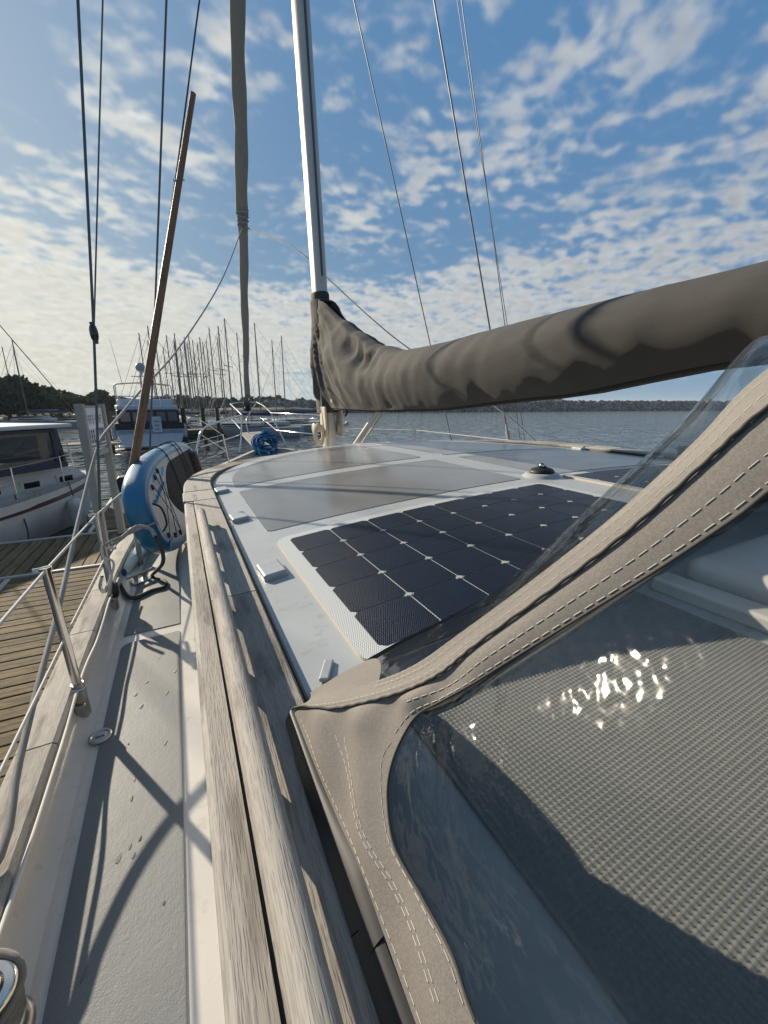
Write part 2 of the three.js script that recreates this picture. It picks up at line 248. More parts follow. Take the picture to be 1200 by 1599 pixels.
{ // hull: topsides from the rail down to below the water, both sides and transom
  const side = (s) => grid(60, 14, (u, v) => { const z = lerp(3.2, -8.1, u), x0 = railX(z), yT = railY(z) - 0.01, yB = -2.95, t = v; const tuck = 0.05 * Math.sin(t * 2.2) + 0.35 * t * t * t + 0.75 * t * sstep(-4.5, -8, z) * (KX - x0 > 0.05 ? 0.5 : 0); const x = Math.min(KX, x0 - 0.07 + 0.075 * (KX - x0 < 0.1 ? 1 : 0) + tuck); return V(s > 0 ? 2 * KX - x : x, lerp(yT, yB, t), z + 0.9 * t * sstep(-6, -8.1, z)); }, (u, v) => [u * 13, v * 2]);
  const tr = grid(10, 6, (u, v) => { const x0 = railX(3.2) - 0.07 + 0.05 * Math.sin(v * 2.2) + 0.35 * v ** 3; return V(lerp(x0, 2 * KX - x0, u), lerp(railY(3.2), -2.95, v), 3.2); });
  part('hull', [side(-1), side(1), tr], M.hull, yacht);
  part('deck', [grid(60, 24, (u, v) => { const z = lerp(3.2, -8.0, u), x0 = railX(z) + 0.02; const x = lerp(x0, 2 * KX - x0, v); return V(x, deckY(z) + 0.03 * (1 - ((x - KX) / 1.8) ** 2) * sstep(-3.2, -4, z), z); })], M.gelcoat, yacht);
  for (const s of [-1, 1]) {
    const path = zs(3.2, -7.95, 70).map((z) => V(railX(z), deckY(z), z)), prof = [[-0.055, 0], [-0.028, 0.005], [-0.008, 0.02], [0.0, 0.045], [0.0, 0.0855], [0.05, 0.0855], [0.06, -0.05]];
    const g = sweep(path, prof.map((q) => [q[0], q[1]])); part('bulwark', s < 0 ? g : flip(g), M.gelcoat, yacht);
  }
  // teak cap on the bulwark: planks butted end to end
  const joints = [3.2, 0.55, -1.2, -1.83, -2.27, -4.6, -6.3, -7.95];
  for (const s of [-1, 1]) for (let i = 0; i < joints.length - 1; i++) {
    const a = joints[i] - 0.0025, b = joints[i + 1] + 0.0025, n = Math.max(4, Math.ceil((a - b) * 6)), path = zs(a, b, n).map((z) => V(railX(z), railY(z) - 0.006, z));
    const g = sweep(path, [[-0.018, 0], [0.072, 0], [0.078, 0.008], [0.072, 0.022], [0.062, 0.026], [-0.008, 0.026], [-0.018, 0.018]]); part('cap_plank', s < 0 ? g : flip(g), i === 1 ? M.teak : i === 2 ? M.teakPale : i % 2 ? M.teak : M.teakPale, yacht);
  }
  // rubbing strake
  for (const s of [-1, 1]) { const path = zs(3.2, -7.9, 60).map((z) => V(railX(z) - 0.02, railY(z) - 0.16, z)); const g = sweep(path, [[0.0, 0], [0.075, 0], [0.085, 0.03], [0.0, 0.045]]); part('rubbing_strake', s < 0 ? g : flip(g), M.teakDark, yacht); }
}
// non-slip paint fields on the side decks
function deckField(pts, mat, name, lift = 0.003, rad = 0.03) {
  const sh = new THREE.Shape(), n = pts.length;
  for (let i = 0; i < n; i++) { const p = pts[i], a = pts[(i + n - 1) % n], b = pts[(i + 1) % n]; const d1 = Math.hypot(a[0] - p[0], a[1] - p[1]), d2 = Math.hypot(b[0] - p[0], b[1] - p[1]), r = Math.min(p[2] ?? rad, d1 / 2.2, d2 / 2.2); const q1 = [p[0] + (a[0] - p[0]) / d1 * r, p[1] + (a[1] - p[1]) / d1 * r], q2 = [p[0] + (b[0] - p[0]) / d2 * r, p[1] + (b[1] - p[1]) / d2 * r]; if (i) sh.lineTo(q1[0], q1[1]); else sh.moveTo(q1[0], q1[1]); sh.quadraticCurveTo(p[0], p[1], q2[0], q2[1]); }
  const g = new THREE.ExtrudeGeometry(sh, { depth: lift, bevelEnabled: false, curveSegments: 8 });
  return g;
}
for (const s of [-1, 1]) for (const [za, zb] of [[2.2, -1.86], [-1.93, -3.35], [-3.42, -5.6]]) {
  const L = zs(za, zb, 14).map((z) => [railX(z) + 0.085, -z, 0.001]), Rr = zs(zb, za, 14).map((z) => [z > -3.4 ? -0.131 : railX(z) + 0.55, -z, 0.001]);
  L[L.length - 1][2] = 0.05; Rr[0][2] = 0.012;
  const g = deckField([...L, ...Rr], M.nonskid, 'x', 0.004).rotateX(-Math.PI / 2); const P = g.attributes.position; for (let i = 0; i < P.count; i++) P.setY(i, P.getY(i) + deckY(P.getZ(i)) + (P.getZ(i) < -3.3 ? 0.02 : 0.0)); g.computeVertexNormals();
  part('non_slip_field', s < 0 ? metric(g) : flip(metric(g)), M.nonskid, yacht);
}
// coachroof: outline of the roof inside its teak edge; straight sides, a round front
const outline = (off, a0 = 0.75, n = 44) => { const pts = [], a = 1.28 + off, b = 1.22 + off, e = 2 / 2.6; for (const z of zs(a0, -2.1, 14)) pts.push(V(KX - a, 0, z)); for (let i = 1; i <= n; i++) { const t = i / n * Math.PI / 2; pts.push(V(KX - a * Math.pow(Math.cos(t), e), 0, -2.1 - b * Math.pow(Math.sin(t), e))); } pts[pts.length - 1].x = KX; return pts; };
const fullOutline = (off, a0) => { const p = outline(off, a0); return [...p, ...p.slice(0, -1).reverse().map(mir)]; };
const edgeY = (z) => roofY(0.1, z);
{
  const half = (z) => { if (z > -2.1) return 1.28; const q = Math.min(1, (-2.1 - z) / 1.22); return 1.28 * Math.pow(Math.max(0, 1 - Math.pow(q, 2.6)), 1 / 2.6); };
  const g = grid(40, 90, (u, v) => { const z = v < 0.5 ? lerp(0.75, -2.1, v / 0.5) : -2.1 - 1.22 * Math.sin((v - 0.5) * Math.PI); const h = half(z) + 0.004, x = KX + lerp(-h, h, u); return V(x, roofY(x, z), z); });
  part('coachroof', g, M.roof, yacht);
  // cabin sides: a moulded margin on deck, a fillet, the side
  const side = fullOutline(0.075, 3.0).map((p) => V(p.x, deckY(p.z), p.z));
  part('cabin_side', sweep(side, [[0.10, -0.02], [0.10, 0.004], [0.055, 0.005], [0.05, 0.017], [0.03, 0.02], [0.012, 0.03], [0.003, 0.06], [-0.004, 0.16], [-0.012, 0.527], [-0.06, 0.527], [-0.06, -0.02]], 0.9), M.gelcoat, yacht);
  for (const [za, zb] of [[0.5, -0.55], [-0.75, -1.75]]) part('cabin_window', sweep(zs(za, zb, 4).map((z) => V(KX - 1.355, deckY(z) + 0.275, z)), [[-0.02, 0], [0.012, 0], [0.007, 0.2], [-0.02, 0.2]]), M.blackGloss, yacht);
  // teak edge of the roof
  const wy = 0.024, lift = (p) => V(p.x, edgeY(p.z) - 0.03, p.z);
  const cut = (off, a, b) => outline(off, 0.75, 60).filter((p) => p.z <= a && p.z >= b).map(lift);
  const straight = (x, a, b, n = 12) => zs(a, b, n).map((z) => V(x, edgeY(z) - 0.03, z));
  const both = (name, g, m) => { part(name, g, m, yacht); part(name, flip(g), m, yacht); };
  const inX = KX - 1.28, top = 0.03 + wy;                 // inner edge x = 0.10
  const planks = [[0.75, -0.86, M.teakMid], [-0.864, -1.87, M.teak]];
  for (const [a, b, m] of planks) both('edge_plank', sweep(straight(inX, a, b), [[-0.0, -0.02], [0.094, -0.02], [0.094, top - 0.003], [0.09, top], [0.004, top], [0.0, top - 0.006]]), m);
  for (const [a, b, m] of [[0.75, -1.87, M.teakPale]]) both('edge_strip', sweep(straight(inX, a, b, 20), [[0.0975, -0.045], [0.128, -0.045], [0.135, 0.0], [0.131, top - 0.009], [0.124, top - 0.002], [0.0975, top - 0.002]]), m);
  both('edge_caulk', sweep(straight(inX, 0.75, -1.87, 20), [[0.090, 0.0], [0.100, 0.0], [0.100, top - 0.007], [0.090, top - 0.007]]), M.black);
  both('edge_block', sweep(straight(inX, -1.875, -2.08, 4), [[0, -0.04], [0.134, -0.04], [0.134, top - 0.004], [0.13, top + 0.001], [0.004, top + 0.001], [0, top - 0.004]]), M.teakPale);
  const arc = outline(0, 0.75, 80).filter((p) => p.z < -2.085), cuts = [0, 26, 50, arc.length - 1];
  for (let i = 0; i < 3; i++) both('edge_plank', sweep(arc.slice(cuts[i], cuts[i + 1] + 1).map(lift), [[0, -0.04], [0.13, -0.04], [0.13, top - 0.006], [0.124, top], [0.004, top], [0, top - 0.006]]), i === 1 ? M.teakDark : M.teak);
  both('edge_seal', sweep(outline(-0.006, 0.75, 60).map((p) => V(p.x, edgeY(p.z), p.z)), [[-0.004, -0.004], [0.0055, -0.004], [0.0055, 0.014], [0.002, 0.016], [-0.004, 0.004]]), M.black);
  // handrail: a round bar on feet, with hand holds between them
  const len = 2.34, z0 = 0.85, zf = z0 - len, period = 0.222, wt = edgeY(0) + wy, rx = 0.0215, R0 = 0.0138;
  const hr = []; const barG = new THREE.CapsuleGeometry(R0, len - 2 * R0, 6, 18).rotateX(Math.PI / 2).scale(1, 1.06, 1).translate(rx, wt + 0.0430, (z0 + zf) / 2);
  { const uv = barG.attributes.uv, P = barG.attributes.position; for (let i = 0; i < uv.count; i++) uv.setXY(i, P.getZ(i), uv.getX(i) * 0.09); } hr.push(barG);
  for (let k = 0; k < 11; k++) { const z = zf + 0.03 + k * period; if (z > z0) break; const g = grid(16, 8, (u, v) => { const t = u * Math.PI * 2, fl = 1 + 1.1 * Math.pow(Math.abs(v - 0.45) * 2, 2.4), c = Math.sign(Math.cos(t)) * Math.pow(Math.abs(Math.cos(t)), 0.7), q = Math.sign(Math.sin(t)) * Math.pow(Math.abs(Math.sin(t)), 0.7); return V(rx + 0.0115 * c, wt - 0.001 + 0.040 * v, z + 0.024 * fl * q); }, (u, v, p) => [p.z, p.y + p.x]); hr.push(g); }
  both('handrail', merge(hr), M.teakPale);
}
// grey paint fields on the roof
function draped(pts, lift, th, n = 26) {             // a thin sheet with a rounded outline that follows the camber, from a plan outline
  const c = []; const m = pts.length;
  for (let i = 0; i < m; i++) { const p = pts[i], a = pts[(i + m - 1) % m], b = pts[(i + 1) % m], d1 = Math.hypot(a[0] - p[0], a[1] - p[1]), d2 = Math.hypot(b[0] - p[0], b[1] - p[1]), r = Math.min(p[2] ?? 0.03, d1 / 2.1, d2 / 2.1); for (let k = 0; k <= 6; k++) { const t = k / 6, q1 = [p[0] + (a[0] - p[0]) / d1 * r, p[1] + (a[1] - p[1]) / d1 * r], q2 = [p[0] + (b[0] - p[0]) / d2 * r, p[1] + (b[1] - p[1]) / d2 * r]; c.push([(1 - t) ** 2 * q1[0] + 2 * t * (1 - t) * p[0] + t * t * q2[0], (1 - t) ** 2 * q1[1] + 2 * t * (1 - t) * p[1] + t * t * q2[1]]); } }
  const zmin = Math.min(...c.map((p) => p[1])), zmax = Math.max(...c.map((p) => p[1]));
  const span = (z) => { let lo = 1e9, hi = -1e9; for (let i = 0; i < c.length; i++) { const p = c[i], q = c[(i + 1) % c.length]; if ((p[1] - z) * (q[1] - z) <= 0 && p[1] !== q[1]) { const x = lerp(p[0], q[0], (z - p[1]) / (q[1] - p[1])); lo = Math.min(lo, x); hi = Math.max(hi, x); } } return [lo, hi]; };
  const row = (v) => lerp(zmin, zmax, 0.5 - 0.5 * Math.cos(v * Math.PI)) , e = (zmax - zmin) * 1e-4;
  const top = grid(n, 40, (u, v) => { const z = Math.min(zmax - e, Math.max(zmin + e, row(v))), [a, b] = span(z), x = lerp(a, b, u); return V(x, roofY(x, z) + lift, z); });
  const rim = grid(c.length, 1, (u, v) => { const p = c[Math.round(u * c.length) % c.length]; return V(p[0], roofY(p[0], p[1]) + lift - v * th, p[1]); }, (u, v, p) => [p.x + p.z, v * th]);
  return [top, rim];
}
{
  const inset = (x0, x1, z0, z1) => [[x0, z0], [x1, z0], [x1, z1], [x0, z1]];
  const A = inset(0.205, 1.30, -1.31, -2.02), front = outline(-0.105, 0.75, 30).filter((p) => p.z < -2.14).map((p) => [p.x, p.z, 0.001]).filter((p) => p[0] < 1.30);
  const B = [[1.30, -2.14, 0.04], [0.20, -2.14, 0.06], ...front, [1.30, front[front.length - 1][1] - 0.005, 0.04]];
  const mirror = (l) => l.map(([x, z, r]) => [2 * KX - x, z, r]).reverse();
  for (const pts of [A, B, mirror(A), mirror(B)]) { const g = merge(draped(pts, 0.0018, 0.003)); part('grey_roof_field', g, M.roofPanel, yacht); }
}
// ------------------------------------------------------------------ solar panels glued to the roof
const cellTex = tex(256, 256, (u, v) => { const a = Math.abs(((u * 32 + (Math.floor(v * 32) % 2) * 0.5) % 1) - 0.5), b = Math.abs((v * 32 % 1) - 0.5), d = Math.hypot(a, b); return d < 0.30 ? 1 : 0.2; }, false, [8, 8]);
const cellCol = tex(256, 256, (u, v) => { const a = Math.abs(((u * 32 + (Math.floor(v * 32) % 2) * 0.5) % 1) - 0.5), b = Math.abs((v * 32 % 1) - 0.5), d = Math.hypot(a, b); const k = d < 0.30 ? 1.35 : 0.75, n = fbm(u * 6, v * 6, 3, 6, 6); return [0.07 * k * (0.9 + 0.2 * n), 0.115 * k * (0.9 + 0.2 * n), 0.175 * k * (0.9 + 0.2 * n)]; }, true, [8, 8]);
M.cell = phy({ map: cellCol, color: col(1, 1, 1), roughness: 0.33, bumpMap: cellTex, bumpScale: 0.0006, specularIntensity: 0.35 });
M.panelSheet = phy({ color: col(0.47, 0.49, 0.49), roughness: 0.40, bumpMap: cellTex, bumpScale: 0.0009 });
M.busbar = std({ color: col(0.55, 0.53, 0.48), metalness: 0.5, roughness: 0.5 });
{
  const pitch = 0.127, s = pitch / 2 - 0.0010, c = 0.011, shp = new THREE.Shape(); [[-s + c, -s], [s - c, -s], [s, -s + c], [s, s - c], [s - c, s], [-s + c, s], [-s, s - c], [-s, -s + c]].forEach((p, i) => i ? shp.lineTo(...p) : shp.moveTo(...p));
  const cellG = new THREE.ExtrudeGeometry(shp, { depth: 0.0004, bevelEnabled: false }).rotateX(-Math.PI / 2);
  const diamond = new THREE.CylinderGeometry(0.0085, 0.0085, 0.0008, 4).rotateY(0);
  for (const [x0, z0, cols, rows, name] of [[0.245, -1.178, 8, 5, 'port'], [1.505, -1.235, 8, 5, 'starboard']]) {
    const x1 = x0 + cols * pitch, z1 = z0 + rows * pitch, root = new THREE.Group(); root.name = 'solar_panel'; yacht.add(root);
    const plan = [[x0 - 0.036, z0 - 0.034, 0.05], [x1 + 0.036, z0 - 0.034, 0.05], [x1 + 0.036, z1 + 0.034, 0.05], [x0 - 0.036, z1 + 0.034, 0.05]];
    const [top, rim] = draped(plan, 0.006, 0.007, 30); part('backing_sheet', top, M.panelSheet, root); part('sheet_edge', rim, M.beige, root);
    for (let i = 0; i < cols; i++) for (let j = 0; j < rows; j++) { const x = x0 + (i + 0.5) * pitch, z = z0 + (j + 0.5) * pitch, m = part('cell', cellG, M.cell, root); m.position.set(x, roofY(x, z) + 0.0066, z); m.rotation.z = Math.atan(-0.076 * (x - KX)); }
    const bus = []; for (let i = 1; i < cols; i++) for (let j = 0; j < rows; j++) { const x = x0 + i * pitch, z = z0 + (j + 0.5) * pitch; if (j) bus.push(diamond.clone().translate(x, roofY(x) + 0.0072, z - pitch / 2)); }
    part('solder_joint', bus, M.busbar, root, 'stuff');
  }
}
// small things on the roof
const padAt = [[0.155, -0.985], [0.147, -1.545], [0.138, -2.1]];
padAt.forEach(([x, z]) => { const g = rbox(0.058, 0.022, 0.092, 0, 0.006, 0, 0.007, 4); const m = part('cable_cover', g, M.roof, yacht); m.position.set(x, roofY(x, z), z); m.rotation.set(0, 0.06, 0.09); const m2 = part('cable_cover', g, M.roof, yacht); m2.position.set(2 * KX - x, roofY(x, z), z); m2.rotation.set(0, -0.06, -0.09); });
{ const m = part('cable_cover', rbox(0.016, 0.008, 0.05, 0, 0.004, 0, 0.003), M.roof, yacht); m.position.set(0.152, roofY(0.152), -0.545); m.rotation.y = -0.5; }
{ // mushroom vent on the centreline
  const v = new THREE.Group(); v.name = 'roof_vent'; yacht.add(v); v.position.set(1.41, roofY(1.41), -1.31); v.scale.setScalar(0.8);
  part('base_ring', new THREE.LatheGeometry([[0.0, 0.022], [0.075, 0.022], [0.088, 0.016], [0.10, 0.002], [0.104, 0]].map((p) => new THREE.Vector2(...p)), 36), M.roof, v);
  part('cowl', new THREE.LatheGeometry([[0, 0.052], [0.03, 0.05], [0.055, 0.042], [0.066, 0.030], [0.066, 0.023], [0, 0.023]].map((p) => new THREE.Vector2(...p)), 32), M.black, v);
  part('knob', new THREE.SphereGeometry(0.018, 14, 10).translate(0, 0.058, 0), M.steel, v);
  part('clamp', [bar(V(-0.03, 0.055, 0.01), V(0.03, 0.055, -0.01), 0.006), bar(V(0.0, 0.055, 0.028), V(0.0, 0.055, -0.028), 0.005)], M.blackGloss, v);
}
{ // deck drain and a pad eye on the side deck
  const p = onY(157, 1150, -0.966), d = part('deck_filler', [new THREE.TorusGeometry(0.026, 0.006, 8, 28).rotateX(Math.PI / 2), new THREE.CylinderGeometry(0.025, 0.025, 0.004, 24), bar(V(-0.012, 0.004, 0), V(0.012, 0.004, 0), 0.003)], M.steelDull, yacht); d.position.set(p.x, deckY(p.z) + 0.006, p.z);
}

{ // blisters and drips set in the non-slip paint
  const R = rng(31), gs = []; for (let k = 0; k < 22; k++) { const z = -0.35 - 1.4 * Math.pow(R(), 1.3), x = -0.325 + 0.18 * R(), l = 0.004 + 0.010 * R(), g = new THREE.SphereGeometry(1, 8, 6).scale(l * (0.25 + 0.3 * R()), 0.0012 + 0.0012 * R(), l).rotateY(-0.7 + R() * 0.9); gs.push(g.translate(x, deckY(z) + 0.004, z)); }
  part('paint_blister', gs, M.nonskid, yacht, 'stuff');
}
// ================================================================== rig
const mastAt = (y) => V(KX, y, -4.13);
{
  const el = (w, d, n = 28) => Array.from({ length: n }, (_, i) => { const t = i / n * Math.PI * 2; return [w * Math.sign(Math.cos(t)) * Math.pow(Math.abs(Math.cos(t)), 0.8), d * Math.sign(Math.sin(t)) * Math.pow(Math.abs(Math.sin(t)), 0.8)]; });
  const sh = new THREE.Shape(el(0.066, 0.10).map((p) => new THREE.Vector2(...p)));
  const up = (y0, y1, s) => new THREE.ExtrudeGeometry(s, { depth: y1 - y0, bevelEnabled: false, steps: 1 }).rotateX(-Math.PI / 2).translate(KX, y0, -4.13);
  const mast = new THREE.Group(); mast.name = 'mast'; yacht.add(mast);
  part('mast_tube', toCreasedNormals(up(-1.0, 11, sh), 0.7), M.alu, mast);
  part('luff_track', box(0.014, 9.6, 0.012, KX, 5.9, -4.13 + 0.103), M.wire, mast);
  part('track_rim', [box(0.006, 9.6, 0.01, KX - 0.014, 5.9, -4.13 + 0.101), box(0.006, 9.6, 0.01, KX + 0.014, 5.9, -4.13 + 0.101)], M.alu, mast);
  part('mast_collar', rbox(0.24, 0.12, 0.32, KX, -0.94, -4.13, 0.02), M.gelcoat, mast);
  for (const s of [-1, 1]) { const w = part('mast_winch', new THREE.LatheGeometry([[0.0, 0.12], [0.05, 0.12], [0.056, 0.105], [0.04, 0.09], [0.034, 0.06], [0.04, 0.03], [0.058, 0.01], [0.058, 0], [0, 0]].map((p) => new THREE.Vector2(...p)), 24), M.alu, mast); w.rotation.z = -s * Math.PI / 2; w.position.set(KX + s * 0.066, -0.28, -4.06); }
  for (const s of [-1, 1]) part('cheek_plate', rbox(0.02, 0.30, 0.17, KX + s * 0.085, -0.22, -4.02, 0.006), s < 0 ? M.beige : M.alu, mast);
  part('halyard_tail', [new THREE.TorusGeometry(0.075, 0.014, 6, 22).scale(0.6, 1.25, 1).translate(KX - 0.16, -0.33, -3.98), new THREE.TorusGeometry(0.07, 0.013, 6, 22).scale(0.6, 1.3, 1).rotateY(0.3).translate(KX - 0.15, -0.34, -3.96), new THREE.TorusGeometry(0.06, 0.013, 6, 22).scale(0.6, 1.3, 1).rotateY(-0.4).translate(KX - 0.165, -0.32, -3.95)], M.beige, mast);
  part('halyard', [bar(V(KX - 0.10, -0.3, -4.0), V(KX - 0.085, 0.1, -4.05), 0.006), bar(V(KX + 0.10, -0.3, -4.0), V(KX + 0.085, 0.1, -4.05), 0.006)], M.ropeWhite, mast);
  part('gooseneck', rbox(0.09, 0.10, 0.12, KX, -0.02, -3.98, 0.01), M.black, mast); part('reef_hook', tube([V(KX + 0.06, -0.06, -3.95), V(KX + 0.11, -0.08, -3.92), V(KX + 0.125, -0.13, -3.9), V(KX + 0.10, -0.17, -3.9)], 0.01, 12, 6), M.black, mast);
  for (const y of [5.6]) for (const s of [-1, 1]) part('spreader', bar(V(KX + s * 0.06, y, -4.13), V(KX + s * 1.15, y + 0.06, -4.0), 0.03, 0.02, 10), M.alu, mast);
  // boom with its vang
  { const b = part('boom', rbox(0.09, 0.11, 5.2, 0, 0, 2.6, 0.03), M.alu, yacht); b.position.set(KX, 0.005, -3.92); b.rotation.x = -0.042; }
  part('boom_vang', [bar(V(KX + 0.13, -0.05, -3.1), V(KX - 0.05, -0.80, -4.0), 0.022), bar(V(KX + 0.18, -0.05, -3.08), V(KX + 0.01, -0.80, -4.0), 0.008)], M.alu, yacht);
  // standing rigging: [foot, height on the mast, radius]
  const wire = (a, b, r = 0.005, name = 'shroud') => part(name, bar(a, b, r, r, 6), M.wire, yacht);
  const foot = (u, v, x) => onX(u, v, x);
  const sb = (u, v, h, r, x = 3.08, screw = false) => { const a = foot(u, v, x), b = mastAt(h), d = b.clone().sub(a).normalize(); const low = a.clone().addScaledVector(d, -0.45 ); wire(low, b, r); if (screw) { part('rigging_screw', [bar(a.clone().addScaledVector(d, -0.02), a.clone().addScaledVector(d, 0.17), 0.016, 0.012), bar(a.clone().addScaledVector(d, 0.03), a.clone().addScaledVector(d, 0.10), 0.022, 0.022)], M.steelDull, yacht); } };
  sb(706, 690, 4.95, 0.0055); sb(795, 688, 8.0, 0.0075, 3.08, true); sb(813, 690, 9.9, 0.004); sb(822, 700, 9.0, 0.0032, 3.08);
  // port shrouds
  const pf = V(-0.37, -0.92, -4.12); wire(pf, mastAt(8.0), 0.0085); part('rigging_screw', [bar(pf, pf.clone().addScaledVector(mastAt(8).sub(pf).normalize(), 0.25), 0.016), bar(pf.clone().add(V(0, 0.06, 0)), pf.clone().add(V(0.02, 0.16, 0)), 0.022)], M.steelDull, yacht);
  // slack halyard tied off by the pole
  const hp = [onZ(205, 735, -3.05), onZ(235, 540, -3.15), onZ(260, 380, -3.25), onZ(285, 205, -3.35), onZ(312, 0, -3.5), onZ(345, -230, -3.7), onZ(390, -600, -3.95)];
  part('slack_halyard', tube(hp, 0.0055, 60, 6), M.ropeDark, yacht);
  // running stay with its block, made fast on the port rail
  const rf = onZ(157, 806, -2.45), blk = onZ(147, 520, -2.62);
  part('running_stay', [bar(rf, blk, 0.0065, 0.0065, 6), bar(blk, onZ(122, 0, -2.62), 0.0065, 0.0065, 6), bar(onZ(122, 0, -2.62), onZ(104, -380, -2.62), 0.0065, 0.0065, 6)], M.wire, yacht);
  part('running_tail', [bar(blk, mastAt(9.5), 0.004, 0.004, 6)], M.wire, yacht);
  const bg = part('block', [new THREE.SphereGeometry(0.028, 14, 10).scale(0.7, 1.7, 0.7), new THREE.CylinderGeometry(0.012, 0.012, 0.10, 8)], M.blackGloss, yacht); bg.position.copy(blk);
}
// ------------------------------------------------------------------ headsail rolled on the forestay
const stay = (t) => { const a = V(KX, -0.34, -9.72), b = V(KX, 4.756, -6.482); return a.lerp(b, t); };
{
  const o = thing('furled_headsail', 'grey headsail rolled tightly round the forestay, tied with a sheet', 'sail');
  const n = 90, seg = 16, rad = (t) => { const y = -0.34 + t * 5.1; return y < 2.85 ? lerp(0.048, 0.074, sstep(-0.3, 2.8, y)) : lerp(0.092, 0.084, sstep(2.85, 8, y)); };
  const L = 1.95, g = grid(seg, n * 2, (u, v) => { const t = 0.09 + v * (L - 0.09), c = stay(t), a = u * Math.PI * 2, tw = t * 26 + a, r = rad(t) * (1 + 0.10 * Math.sin(tw) + 0.06 * Math.sin(2 * tw + 1) + 0.05 * (fbm(t * 22, u * 3, 2) - 0.5)); const side = V(1, 0, 0), up = V(0, 0.53, 0.85); return c.addScaledVector(side, Math.cos(a) * r).addScaledVector(up, Math.sin(a) * r); }, (u, v) => [u * 0.5, v * 10]);
  part('rolled_cloth', g, std({ map: fabricTint, bumpMap: weave, bumpScale: 0.0004, roughness: 0.95, color: col(0.42, 0.40, 0.36) }), o);
  part('forestay', bar(stay(-0.02), stay(1.98), 0.007, 0.007, 6), M.wire, o);
  const drum = part('furling_drum', new THREE.LatheGeometry([[0, 0.16], [0.075, 0.16], [0.08, 0.15], [0.05, 0.135], [0.05, 0.03], [0.085, 0.015], [0.085, 0], [0, 0]].map((p) => new THREE.Vector2(...p)), 20), M.black, o); drum.position.copy(stay(0.035)); drum.quaternion.setFromUnitVectors(V(0, 1, 0), stay(1).sub(stay(0)).normalize());
  const wr = []; for (let k = 0; k < 4; k++) { const c = stay(0.60 + k * 0.012); const t = new THREE.TorusGeometry(0.088, 0.010, 6, 20); t.applyQuaternion(new THREE.Quaternion().setFromUnitVectors(V(0, 0, 1), stay(1).sub(stay(0)).normalize())); t.rotateZ(0.15 * (k % 2 ? 1 : -1)); wr.push(t.translate(c.x, c.y, c.z)); }
  part('sheet_wrap', wr, M.rope, o);
  settle(o);
}
// ------------------------------------------------------------------ sheets of the headsail
{
  const o = thing('headsail_sheet', 'grey rope sheet sagging from the rolled headsail to the port winch', 'rope', 'headsail sheets');
  const clew = stay(0.60), bend = onZ(152, 703, -2.62);
  const pts = [clew, onZ(345, 440, -6.2), onZ(282, 540, -5.0), onZ(222, 608, -3.85), onZ(185, 652, -3.2), onZ(160, 682, -2.76), bend, onZ(141, 740, -2.45), onZ(120, 825, -2.05), onZ(93, 945, -1.62), onZ(62, 1062, -1.32), onZ(28, 1200, -1.06), onZ(4, 1330, -0.88), V(-0.485, -0.86, -0.78)];
  part('rope_length', tube(pts, 0.0085, 160, 8), M.rope, o); settle(o);
  const s = thing('headsail_sheet', 'grey rope sheet running from the rolled headsail behind the grey sail cover', 'rope', 'headsail sheets');
  part('rope_length', tube([clew, onX(458, 386, 1.72), onX(520, 442, 1.98), onX(580, 497, 2.2), onX(640, 545, 2.45), onX(770, 632, 2.9), onX(846, 697, 3.1)], 0.0075, 100, 8), M.rope, s); settle(s);
}
